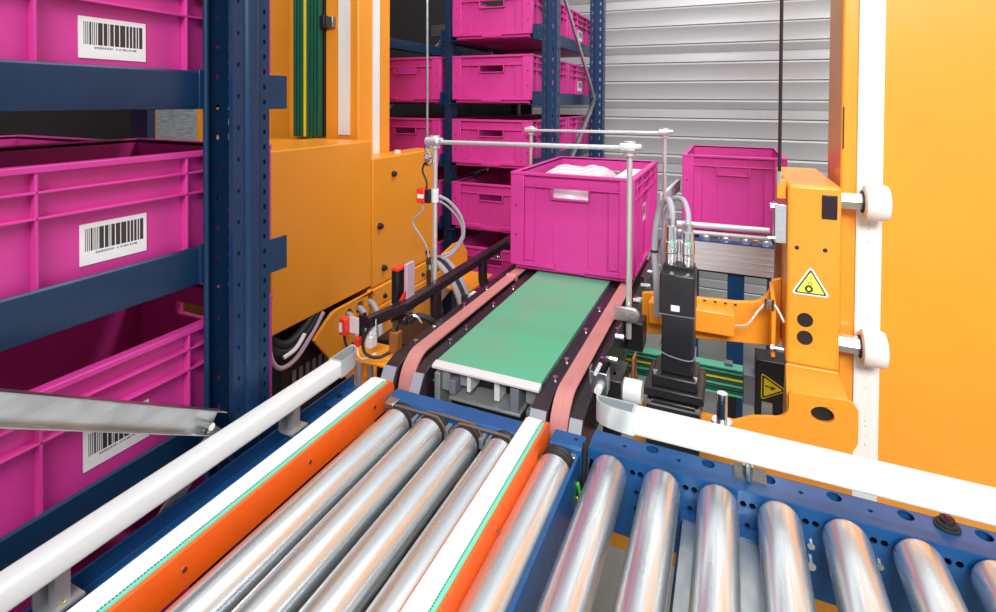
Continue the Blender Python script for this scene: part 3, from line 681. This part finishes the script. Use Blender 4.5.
# ------------------------------------------------------------------ conductor rail and collector box near the floor
cr = thing('conductor_rail', 'horizontal bundle of green conductor bars with one yellow near the floor', 'conductor rail', (-.35, 2.03, -1.0))
n = 8; z0, z1 = -1.0, -.915
part('backing', MB().box(-1.0, .049, 2.012, 2.03, z0-.004, z1+.008), BLACK, cr)
part('top_cover', MB().box(-1.0, .049, 1.985, 2.03, z1+.008, z1+.014), GREENM, cr, .001)
for i in range(n):
    a = z0+(z1-z0)*i/n; part('conductor_bar', MB().box(-1.0, .049, 1.992, 2.012, a+.0018, a+(z1-z0)/n-.0015), YELLOWC if i == 5 else (GREENM if i in (0, 7, 3) else GREEND), cr, .001)
part('rail_stand', MB().box(-.62, -.56, 2.03, 2.07, FL, z1), BLACK, cr, .002); part('rail_stand', MB().box(-.03, .03, 2.03, 2.06, FL, -.98), BLACK, cr, .002)
part('end_cover', MB().box(.05, .086, 1.988, 2.05, -1.012, -.912), GREYP, cr, .003)
part('clip', MB().box(-.008, .017, 2.0, 2.03, z1+.0135, z1+.024), GREYP, cr, .001)
co = thing('collector_box', 'black box with yellow high voltage sticker tucked behind the orange foot plate', 'box', (.14, 2.02, -1.1))
pr = [(.086, -.852), (.19, -.852), (.193, -.90)]+[(.193-.06*(1-cos(radians(a))), -1.0-.06*sin(radians(a))) for a in range(0, 91, 15)]+[(.086, -1.06)]
part('housing', MB().prism(pr, 'y', 1.985, 2.08), BLACKM, co, .004)
part('stand', MB().box(.10, .17, 2.02, 2.06, FL, -1.055), BLACK, co)
part('sign_border', MB().prism(tri((.129, -.938), .047, rot=-pi/2, rr=.10), 'y', 1.9832, 1.985), YSIGN, co)
part('sign_line', MB().prism(tri((.129, -.938), .0425, rot=-pi/2, rr=.08), 'y', 1.9822, 1.9834), INK, co)
part('sign_field', MB().prism(tri((.129, -.938), .0345, rot=-pi/2, rr=.04), 'y', 1.9812, 1.9824), YSIGN, co)
bolt = [(.115, -.930), (.132, -.937), (.130, -.931), (.147, -.936), (.131, -.945), (.133, -.939), (.114, -.934)]
part('lightning_symbol', MB().prism(bolt, 'y', 1.9804, 1.9814), INK, co, label='black lightning bolt')
part('rating_label', MB().box(.105, .137, 1.9835, 1.985, -1.045, -.988), PLATE, co)

# ------------------------------------------------------------------ far roller conveyor
class NC(MB):      # drawn at a first distance guess; the crate's real width puts this conveyor a little nearer
    def add(s, vs, fs): return MB.add(s, [(p[0]*.945, p[1]*.945, p[2]*.945 if p[2] > -1.3 else p[2]) for p in vs], fs)
bc = thing('roller_conveyor', 'far roller conveyor with white aluminium side profile and blue post under the tall crate', 'conveyor', (.1, 2.9, FL))
part('side_profile', NC().box(-.22, .30, 2.65, 2.69, -.770, -.638), ALUW, bc, .002)
part('profile_lip', NC().box(-.22, .30, 2.646, 2.70, -.638, -.634), BLUEC, bc)
for z in (-.665, -.69, -.715, -.74): part('profile_groove', NC().box(-.22, .30, 2.6485, 2.6505, z-.001, z+.001), ALUW, bc)
part('bottom_seal', NC().box(-.22, .30, 2.652, 2.688, -.777, -.770), BLACK, bc)
part('side_profile', NC().box(-.22, .30, 3.42, 3.46, -.770, -.638), ALUW, bc, .002)
ro = None
for i in range(6):
    x = -.185+i*.085
    if ro is None: ro = part('roller', NC().lathe((x, 2.70, -.645), (0, 1, 0), [(0, .02), (.003, .025), (.712, .025), (.716, .02)], 18), ROLL_, bc)
    else: copy_part(ro, bc, (i*.085*.945, 0, 0))
for i, x in enumerate((-.06, .105)): part('sensor_foot', NC().box(x-.014, x+.014, 2.655, 2.685, -.634, -.612), GALV if i else GREYP, bc, .001)
part('indicator', NC().cyl((-.060, 2.664, -.611), (-.060, 2.664, -.604), .004, 10), REDL, bc)
part('guide_rod', NC().cyl((-.235, 2.62, -.560), (.16, 2.62, -.556), .0125, 14), WHITE, bc)
part('guide_rod', NC().cyl((-.235, 2.62, -.594), (.16, 2.62, -.590), .0095, 14), WHITE, bc)
po = part('post', NC().box(-.004, .066, 2.66, 2.72, FL+.012, -.777), BLUEC, bc, .004)
part('post_base', NC().box(-.035, .10, 2.62, 2.76, FL, FL+.012), BLACK, bc, .002)
pieces('post_bolt', NC().cyl((.012, 2.64, FL+.01), (.012, 2.64, FL+.035), .012, 8).cyl((.055, 2.64, FL+.01), (.055, 2.64, FL+.035), .012, 8), BRASS, bc)
part('post', NC().box(-.21, -.16, 3.40, 3.46, FL, -.77), BLUEC, bc)
part('post', NC().box(.20, .25, 3.40, 3.46, FL, -.77), BLUEC, bc)
part('side_guide', NC().hexa([(-.29, 2.55, -.48), (-.272, 2.55, -.48), (-.245, 3.1, -.48), (-.263, 3.1, -.48), (-.29, 2.55, -.42), (-.272, 2.55, -.42), (-.245, 3.1, -.42), (-.263, 3.1, -.42)]), WHITE, bc, .002)

# ------------------------------------------------------------------ transfer conveyor in the foreground (left)
tc = thing('transfer_conveyor', 'transfer conveyor at lower left with steel rollers between orange and white lifting belts', 'conveyor', (-.48, .5, FL))
part('side_frame', MB().prism([(-.752, -.72), (-.752, -.603), (-.748, -.603), (-.748, -.628), (-.722, -.628), (-.722, -.615), (-.690, -.615), (-.690, -.640), (-.746, -.640), (-.746, -.72)], 'y', .05, .955), BLUEC, tc, .001)
part('frame_clip', MB().box(-.752, -.728, .86, .93, -.626, -.621), BLUEC, tc, .002); part('frame_clip_screw', MB().cyl((-.740, .895, -.621), (-.740, .895, -.6195), .006, 10), INK, tc)
part('side_frame', MB().box(-.239, -.233, .05, .945, -.74, -.617), BLUEC, tc, .001)
part('cross_bar', MB().prism([(.912, -.70), (.912, -.6135), (.915, -.610), (.955, -.610), (.955, -.70)], 'x', -.637, -.348), BLUEC, tc, .001)
part('cross_bar', MB().prism([(.920, -.66), (.920, -.6135), (.923, -.610), (.960, -.610), (.960, -.66)], 'x', -.290, -.231), BLUEC, tc, .001)
part('bar_hole', MB().cyl((-.247, .945, -.6105), (-.247, .945, -.6095), .004, 12), INK, tc)
part('cross_bar', MB().box(-.75, -.24, .05, .08, -.72, -.62), BLUEC, tc)
def strip(x0, x1):
    zt_ = -.587
    prof = [(.06, -.640), (.06, zt_), (.935, zt_), (.946, zt_-.006), (.950, zt_-.016), (.950, -.640)]
    st = part('lift_belt_profile', MB().prism(prof, 'x', x0, x1), ORANGEV, tc, .0012, label='orange plastic belt profile')
    wp = [(.07, zt_-.004), (.07, zt_+.004), (.925, zt_+.004), (.938, zt_+.000), (.946, zt_-.010), (.950, zt_-.02), (.945, zt_-.022)]
    part('white_belt', MB().prism(wp, 'x', x0+.003, x1-.0115), WBELT, st, .0008)
    part('belt_edge', MB().prism([(.07, zt_-.004), (.07, zt_+.0022), (.925, zt_+.0022), (.936, zt_-.002), (.944, zt_-.012), (.94, zt_-.02)], 'x', x1-.0115, x1-.0045), TEAL, st)
    sm_ = MB(); y = .08
    while y < .925: sm_.box(x1-.0118, x1-.0098, y, y+.0022, zt_+.002, zt_+.0031); y += .0042
    o = part('belt_teeth', sm_, TEALD, st); o['kind'] = 'stuff'
    sc = MB()
    for y in (.30, .47, .70, .88): sc.cyl((x1, y, -.612), (x1+.0012, y, -.612), .0035, 10)
    pieces('screw', sc, GALV, st)
strip(-.685, -.641); strip(-.340, -.297)
ro = None
for i, x in enumerate((-.587, -.515, -.442, -.369, -.268)):
    if ro is None:
        L0 = .878
        ro = part('roller', MB().lathe((x, L0, -.632), (0, -1, 0), [(0, .0285), (.0015, .030), (.76, .030), (.765, .02)], 40), ROLL_, tc)
        part('pulley', MB().lathe((x, L0+.030, -.632), (0, -1, 0), [(0, .024), (.002, .0285), (.006, .0285), (.0085, .0255), (.011, .0285), (.015, .0285), (.0175, .0255), (.020, .0285), (.0298, .0292)], 28), RUBBER, ro)
    else: copy_part(ro, tc, (x+.587, 0, 0))
for i, (xa_, xb_) in enumerate(((-.587, -.515), (-.515, -.442), (-.442, -.369))):
    y = .8985 if i % 2 else .8895; r = .0295
    pts = []
    for a in range(180, -1, -20):      # over the top of both pulleys
        th_ = radians(a); cx_ = xa_ if a > 90 else xb_; pts.append((cx_+r*cos(th_), y, -.632+r*sin(th_)))
    part('round_belt', MB().tube(pts, .0026, 8, 3), OBELT, tc)
part('belt_clip', MB().box(-.622, -.60, .885, .91, -.612, -.600), GALV, tc, .002)
part('drip_tray', MB().box(-.64, -.345, .08, .91, -.76, -.745), BLACK, tc)
dk = MB()
for i, x in enumerate((-.551, -.478, -.405)):
    dk.box(x-.009, x+.009, .10, .90, -.715, -.700)
pieces('tray_bar', dk, BLACK, tc)
tb = MB(); rnd = random.Random(5)
for i, x in enumerate((-.551, -.478, -.405)):
    y = .45
    while y < .9:
        if rnd.random() < .8: tb.box(x-.007, x+.007, y, y+.022, -.700, -.690)
        y += .035
pieces('tray_block', tb, GREYP, tc, .001)
pieces('tray_spindle', MB().cyl((-.478, .66, -.688), (-.478, .70, -.688), .010, 12).cyl((-.405, .60, -.688), (-.405, .635, -.688), .011, 12), CHROME, tc)
part('end_block', MB().box(-.624, -.245, .895, .911, -.665, -.640), BLACK, tc)
for x in (-.56, -.545, -.485, -.470, -.412, -.397, -.335): part('belt_spacer', MB().box(x-.005, x+.005, .889, .911, -.640, -.622), GREYP, tc, .001)
part('corner_lug', MB().box(-.249, -.2385, .905, .920, -.650, -.618), GALV, tc, .001)
for x in (-.75, -.27): part('leg', MB().box(x-.02, x+.02, .2, .25, FL, -.70), BLUEC, tc, .002)

# ------------------------------------------------------------------ roller conveyor in the foreground (right)
rc = thing('roller_conveyor', 'foreground roller conveyor at lower right with spaced steel rollers in a blue perforated frame', 'conveyor', (.1, .5, FL))
hx = []
xs = [-.181+.0852*i for i in range(8)]
def hexa_(cx_, cz, r): return [(cx_+r*cos(pi*k/3), cz+r*sin(pi*k/3)) for k in range(6)]
for i, x in enumerate(xs):
    for dx in (-.0405,): hx.append(hexa_(x+dx-.0021+.0065, -.632, .0052)); hx.append(hexa_(x+.0405-.0045, -.632, .0052))
    hx.append(circ(x+.0426, -.664, .0042, 10)); hx.append(circ(x+.0426, -.692, .0042, 10))
part('frame_plate', MB().plate(rect(-.218, .60, -.745, -.611), hx, 'y', .930, .9325), BLUEC, rc)
fh = []
for i in range(6):
    fh.append(circ(-.118+.0905*i, .974, .0105, 18)); fh.append(circ(-.164+.0905*i, .963, .0038, 10))
part('frame_flange', MB().plate(rect(-.222, .60, .9325, .9885), fh, 'z', -.6130, -.6105), BLUEC, rc)
part('frame_end', MB().box(-.222, -.2185, .931, .9885, -.745, -.613), BLUEC, rc)
part('frame_back', MB().box(-.218, .60, .9862, .9885, -.745, -.6131), BLUEC, rc)
part('dark_hole_liner', MB().box(-.215, .58, .9340, .9850, -.70, -.640), BLACK, rc)  # black strip added inside the profile so its holes look dark
ro = None
for i, x in enumerate(xs):
    if ro is None: ro = part('roller', MB().lathe((x, .926, -.632), (0, -1, 0), [(0, .016), (.001, .0205), (.004, .0250), (.009, .0284), (.016, .030), (.78, .030), (.785, .02)], 44), ROLL_, rc)
    else: copy_part(ro, rc, (.0852*i, 0, 0))
part('cover_plate', MB().prism([(-.066, -.69), (-.066, -.674), (-.062, -.670), (.051, -.670), (.055, -.674), (.055, -.69), (.053, -.69), (.053, -.675), (.050, -.672), (-.061, -.672), (-.064, -.675), (-.064, -.69)], 'y', .10, .905), GALV, rc, label='galvanised cover plate under the rollers')
part('plate_lip', MB().box(-.066, .055, .905, .929, -.670, -.667), BLUEC, rc)
part('frame_plate', MB().box(-.218, .60, .08, .0825, -.745, -.611), BLUEC, rc)
pieces('frame_bolt', MB().cyl((.118, .925, -.664), (.118, .930, -.664), .0052, 10).cyl((.118, .922, -.692), (.118, .930, -.692), .0065, 10).cyl((.203, .925, -.664), (.203, .930, -.664), .0052, 10), CHROME, rc)
for x in (-.15, .4): part('leg', MB().box(x-.02, x+.02, .10, .15, FL, -.74), BLUEC, rc, .002)
part('mounting_bracket', MB().prism([(.012, -.6105), (.012, -.600), (.0145, -.600), (.0145, -.607), (.060, -.607), (.060, -.6105)], 'y', .955, .992), ZINCD, rc)
part('end_knob', MB().lathe((.292, .972, -.6105), (0, 0, 1), [(0, .016), (.003, .016), (.004, .013), (.007, .013), (.008, .009), (.013, .009)], 18), RUBBER, rc)
part('end_knob_button', MB().box(.2885, .2955, .968, .9745, -.598, -.592), REDK, rc, .001)
# earth wire in the gap between the two conveyors
wire = thing('earth_wire', 'green and yellow earth wire poking out of the gap between the two conveyors', 'wire', (-.228, .92, -.72))
pieces('green_core', MB().tube([(-.226, .912, -.72), (-.228, .905, -.68), (-.2315, .897, -.655)], .0032, 8).tube([(-.226, .914, -.72), (-.222, .905, -.685), (-.2195, .90, -.668)], .003, 8), GLEAF, wire)
part('yellow_core', MB().tube([(-.228, .912, -.72), (-.2305, .902, -.69), (-.2315, .896, -.678)], .002, 6), YELLOWC, wire)
part('black_sleeve', MB().tube([(-.226, .926, -.60), (-.2265, .918, -.66), (-.226, .914, -.74)], .0042, 8), RUBBER, wire)

# ------------------------------------------------------------------ white guard rails
def rrect(cx_, cz, w_, h_, r):
    p = []
    for (sx, sz, a0) in ((1, 1, 0), (-1, 1, 90), (-1, -1, 180), (1, -1, 270)):
        for a in (0, 30, 60, 90): p.append((cx_+sx*(w_/2-r)+r*cos(radians(a0+a)), cz+sz*(h_/2-r)+r*sin(radians(a0+a))))
    return p
lr = thing('guard_rail', 'long white guard rail running along the left side of the rollers', 'rail', (-.73, .5, -.62))
part('rail_tube', MB().prism(rrect(-.7275, -.5465, .032, .033, .006), 'y', .02, .865), WHITE, lr)
def nose(path_front, path_back, z0, z1, th):      # bent open sheet end, hollow at the top
    mb = MB(); pts = path_front+path_back[::-1]
    cx_ = sum(p[0] for p in pts)/len(pts); cy_ = sum(p[1] for p in pts)/len(pts)
    inn = [(p[0]+(cx_-p[0])*th, p[1]+(cy_-p[1])*th) for p in pts]; n_ = len(pts)
    vs = [(p[0], p[1], z0) for p in pts]+[(p[0], p[1], z1) for p in pts]+[(p[0], p[1], z1) for p in inn]+[(p[0], p[1], z1-.02) for p in inn]
    fs = [tuple(range(n_))]
    for i in range(n_):
        j = (i+1) % n_; fs += [(i, j, j+n_, i+n_), (i+n_, j+n_, j+2*n_, i+2*n_), (i+2*n_, j+2*n_, j+3*n_, i+3*n_)]
    fs.append(tuple(range(4*n_-1, 3*n_-1, -1))); return mb.add(vs, fs)
fr_ = [(-.7115-.031*(k/8)**2.0, .865+.075*sin(k/8*pi/2)) for k in range(9)]
part('rail_end', nose(fr_, [(-.7435, .865), (-.7445, .938)], -.563, -.530, .13), RAILEND, lr)
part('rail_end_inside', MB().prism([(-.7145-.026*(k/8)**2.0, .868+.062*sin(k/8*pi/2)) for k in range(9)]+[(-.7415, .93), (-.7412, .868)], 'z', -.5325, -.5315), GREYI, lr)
for y in (.372, .752):
    bkt = part('rail_bracket', MB().prism([(-.745, -.604), (-.7425, -.604), (-.7425, -.570), (-.745, -.570)], 'y', y-.02, y+.02).box(-.7425, -.712, y-.02, y+.02, -.6065, -.603), ZINC, lr)
    part('bracket_bolt', MB().lathe((-.7255, y, -.603), (0, 0, 1), [(0, .008), (.0015, .008), (.002, .006), (.006, .0058), (.0065, .004)], 8), BRASS, bkt)
    part('bracket_stem', MB().box(-.735, -.72, y-.008, y+.008, -.603, -.566), ZINC, bkt)
rr_ = thing('guard_rail', 'long white guard rail running along the back edge of the right-hand rollers', 'rail', (.2, .95, -.62))
part('rail_tube', MB().prism([(a-.7275+.7275, b) for a, b in rrect(.9485, -.5505, .032, .040, .006)], 'x', -.143, .75), WHITE, rr_)
fr2 = [(-.143-.072*sin(k/8*pi/2), .9325+.030*(k/8)**2.2) for k in range(9)]
part('rail_end', nose(fr2, [(-.143, .9645), (-.213, .9655)], -.570, -.531, .13), RAILEND, rr_)
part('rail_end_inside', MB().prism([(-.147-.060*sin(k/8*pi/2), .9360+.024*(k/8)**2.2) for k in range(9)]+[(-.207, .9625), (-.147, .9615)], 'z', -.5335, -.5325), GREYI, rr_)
part('bracket_bolt', MB().cyl((.033, .972, -.607), (.033, .972, -.580), .0045, 10).cyl((.033, .972, -.607), (.033, .972, -.593), .0085, 6), BRASS, rr_)
part('rail_stem', MB().cyl((.033, .9545, -.607), (.033, .9545, -.569), .0045, 10), GALV, rr_)
part('locating_stud', MB().cyl((-.008, 1.10, -.61), (-.008, 1.10, -.548), .0095, 16).cyl((-.008, 1.10, -.63), (-.008, 1.10, -.60), .018, 16).box(-.03, .014, 1.08, 1.12, -.64, -.625), CHROME, rr_)

# ------------------------------------------------------------------ sensors and cables at the left of the belt
class SH(MB):
    D = (.024, .0, -.012)
    def add(s, vs, fs): return MB.add(s, [(p[0]+s.D[0], p[1]+s.D[1], p[2]+s.D[2]) for p in vs], fs)
se = thing('photo_sensor', 'black and red photo sensor with lilac reflector standing behind the dark guide rail', 'sensor', (-.84, 1.28, -.57))
part('body', SH().box(-.862, -.842, 1.225, 1.26, -.555, -.452), BLACK, se, .003)
pieces('red_cap', SH().box(-.861, -.838, 1.224, 1.262, -.452, -.444).prism([(-.842, -.552), (-.842, -.535), (-.826, -.508), (-.826, -.525)], 'y', 1.23, 1.255), RED, se, .001)
part('white_tag', SH().box(-.8625, -.842, 1.2235, 1.2255, -.556, -.543), PAPER, se)
part('reflector', SH().box(-.834, -.824, 1.245, 1.285, -.575, -.436), LILAC, se, .002)
part('mount', SH().box(-.87, -.82, 1.235, 1.27, -.60, -.575), RUBBER, se, .002)
s2_ = thing('photo_sensor', 'small red and white photo sensor on a galvanised bracket below the orange box', 'sensor', (-.88, 1.12, -.6))
part('body', MB().box(-.913, -.893, 1.10, 1.125, -.606, -.562), RED, s2_, .003); part('white_tag', MB().box(-.911, -.902, 1.0985, 1.1005, -.596, -.572), PAPER, s2_)
part('bracket', MB().box(-.893, -.852, 1.118, 1.121, -.602, -.560).box(-.846, -.812, 1.120, 1.123, -.596, -.555), ALUW, s2_, .001)
part('bracket_clip', MB().box(-.853, -.845, 1.105, 1.128, -.598, -.545), BLACK, s2_, .001)
part('red_lens', MB().prism([(-.868, -.625), (-.850, -.625), (-.850, -.605), (-.858, -.598)], 'y', 1.10, 1.12), RED, s2_, .001)
part('valve', MB().box(-.838, -.818, 1.11, 1.135, -.628, -.598).cyl((-.83, 1.12, -.598), (-.83, 1.12, -.588), .006, 10), ALUW, s2_, .002)
part('cable', MB().tube([(-.903, 1.11, -.606), (-.900, 1.11, -.625), (-.885, 1.105, -.635), (-.872, 1.105, -.62)], .0035, 8), RUBBER, s2_)
part('cable', MB().tube([(-.815, 1.11, -.56), (-.835, 1.10, -.60), (-.83, 1.10, -.635), (-.80, 1.11, -.645), (-.775, 1.13, -.635)], .004, 8), RUBBER, s2_)
part('cable', MB().tube([(-.86, 1.11, -.625), (-.85, 1.10, -.645), (-.83, 1.10, -.65), (-.81, 1.12, -.64)], .0022, 6), WHITE, s2_)
part('mount_shelf', MB().box(-.90, -.76, 1.10, 1.20, -.662, -.656), ORANGE, s2_, .001)
part('copper_unit', MB().box(-.80, -.775, 1.16, 1.185, -.656, -.60), WOODB, s2_, .002)
part('copper_unit_cap', MB().cyl((-.788, 1.172, -.60), (-.788, 1.172, -.575), .009, 10), BRASS, s2_)
part('coil_hose', MB().tube([(-.79, 1.24, -.60), (-.765, 1.25, -.585), (-.74, 1.27, -.60), (-.735, 1.30, -.63), (-.75, 1.34, -.65)], .009, 8), RUBBER, s2_)
pieces('silver_hose', MB().tube([(-.80, 1.23, -.595), (-.785, 1.235, -.58), (-.765, 1.24, -.583), (-.752, 1.245, -.60)], .0035, 6).tube([(-.80, 1.25, -.60), (-.785, 1.255, -.588), (-.765, 1.26, -.592)], .003, 6), CHROME, s2_)
s3 = thing('photo_sensor', 'small orange red sensor clamped high on the left guard rod', 'sensor', (-.84, 1.41, -.31))
part('body', MB().box(-.868, -.840, 1.400, 1.425, -.312, -.268), RED, s3, .003); part('white_tag', MB().box(-.863, -.842, 1.3985, 1.4005, -.296, -.284), PAPER, s3)
part('holder', MB().box(-.840, -.824, 1.402, 1.425, -.310, -.270), PLUM, s3, .001)
part('rod_sleeve', MB().cyl((-.814, 1.42, -.308), (-.814, 1.42, -.268), .0115, 14), ALUW, s3)
part('cable', MB().tube([(-.852, 1.41, -.312), (-.851, 1.41, -.335), (-.868, 1.41, -.352), (-.885, 1.41, -.368), (-.878, 1.41, -.390), (-.852, 1.41, -.42), (-.834, 1.41, -.45), (-.829, 1.41, -.48)], .003, 8), GCABLE, s3)
part('plug', MB().lathe((-.829, 1.41, -.56), (0, 0, 1), [(0, .006), (.03, .0075), (.05, .006), (.055, .008), (.075, .008), (.085, .004)], 10), RUBBER, s3)
part('plug_ring', MB().cyl((-.829, 1.41, -.512), (-.829, 1.41, -.496), .0088, 10), CHROME, s3)
part('rod_clamp', MB().lathe((-.842, 1.42, -.20), (0, 0, 1), [(0, .005), (.012, .011), (.03, .012), (.036, .008), (.05, .010), (.07, .005)], 10).cyl((-.835, 1.40, -.178), (-.818, 1.40, -.182), .009, 10), CHROME, s3)
part('loop_cable', MB().tube([(-.806, 1.43, -.29), (-.78, 1.45, -.31), (-.755, 1.48, -.36), (-.752, 1.49, -.42), (-.78, 1.48, -.47), (-.81, 1.46, -.49)], .005, 8), GCABLE, s3)
part('loop_cable', MB().tube([(-.806, 1.43, -.305), (-.785, 1.45, -.325), (-.762, 1.48, -.37), (-.757, 1.49, -.42), (-.785, 1.48, -.465), (-.81, 1.46, -.48)], .0035, 8), GCABLE, s3)
part('black_wire', MB().tube([(-.845, 1.41, -.19), (-.852, 1.41, -.215), (-.838, 1.41, -.245), (-.838, 1.41, -.268)], .003, 6), RUBBER, s3)
s4 = thing('photo_sensor', 'small green and white sensor clip between guide rail and left salmon belt', 'sensor', (-.78, 1.80, -.7))
part('body', MB().box(-.80, -.745, 1.60, 1.70, -.70, -.675), GREENM, s4, .002); part('chip', MB().box(-.79, -.775, 1.61, 1.64, -.675, -.645), WHITE, s4, .001)
part('black_unit', MB().box(-.80, -.785, 1.57, 1.59, -.70, -.640), RUBBER, s4, .001)
cbx = thing('cable_bundle', 'dark cable bundle looping under the large orange switch box', 'cables', (-1.15, 1.2, -.80))
for k, (r, m, dz) in enumerate(((.016, RUBBER, 0), (.013, RUBBER, .02), (.011, RUBBER, -.015))):
    part('cable', MB().tube([(-1.16, 1.06+.02*k, -.60), (-1.15, 1.10+.01*k, -.69+dz), (-1.14, 1.16, -.715+dz), (-1.14, 1.24, -.68+dz), (-1.15, 1.30, -.63+dz)], r, 10), m, cbx)
part('purple_cable', MB().tube([(-1.13, 1.075, -.63), (-1.125, 1.08, -.70), (-1.12, 1.11, -.74), (-1.12, 1.17, -.735), (-1.125, 1.24, -.69), (-1.13, 1.29, -.65)], .0065, 8), LILAC, cbx)
part('pale_cable', MB().tube([(-1.12, 1.12, -.715), (-1.115, 1.16, -.705), (-1.12, 1.20, -.68)], .006, 8), PAPER, cbx)
cb2 = thing('cable_bundle', 'grey corrugated hoses leaving the orange side plate holes', 'cables', (-1.1, 1.45, -.75))
for y in (1.395, 1.452, 1.512): part('hose', MB().tube([(-1.135, y, -.69), (-1.105, y, -.70), (-1.07, y-.02, -.735), (-1.04, y-.05, -.80), (-1.03, y-.06, -.9)], .010, 10), GCABLE, cb2)
cb3 = thing('cable_bundle', 'striped grey and black hoses at the far orange bracket behind the guide rail', 'cables', (-1.0, 1.95, -.72))
for k in range(3): part('hose', MB().tube([(-1.115, 1.90+k*.03, -.66), (-1.06, 1.88+k*.03, -.655), (-.98, 1.84+k*.03, -.70), (-.92, 1.80+k*.03, -.76), (-.90, 1.79+k*.03, -.85)], .012, 10), (GCABLE, RUBBER, GCABLE)[k], cb3)
cbn = thing('gearbox', 'black drive unit on an orange shelf behind the sensors', 'gearbox', (-.95, 1.5, -.92))
part('housing', MB().box(-1.0, -.82, 1.38, 1.60, -.92, -.74), BLACK, cbn, .006); part('cap', MB().cyl((-.91, 1.37, -.80), (-.91, 1.38, -.80), .04, 20), GREYP, cbn)
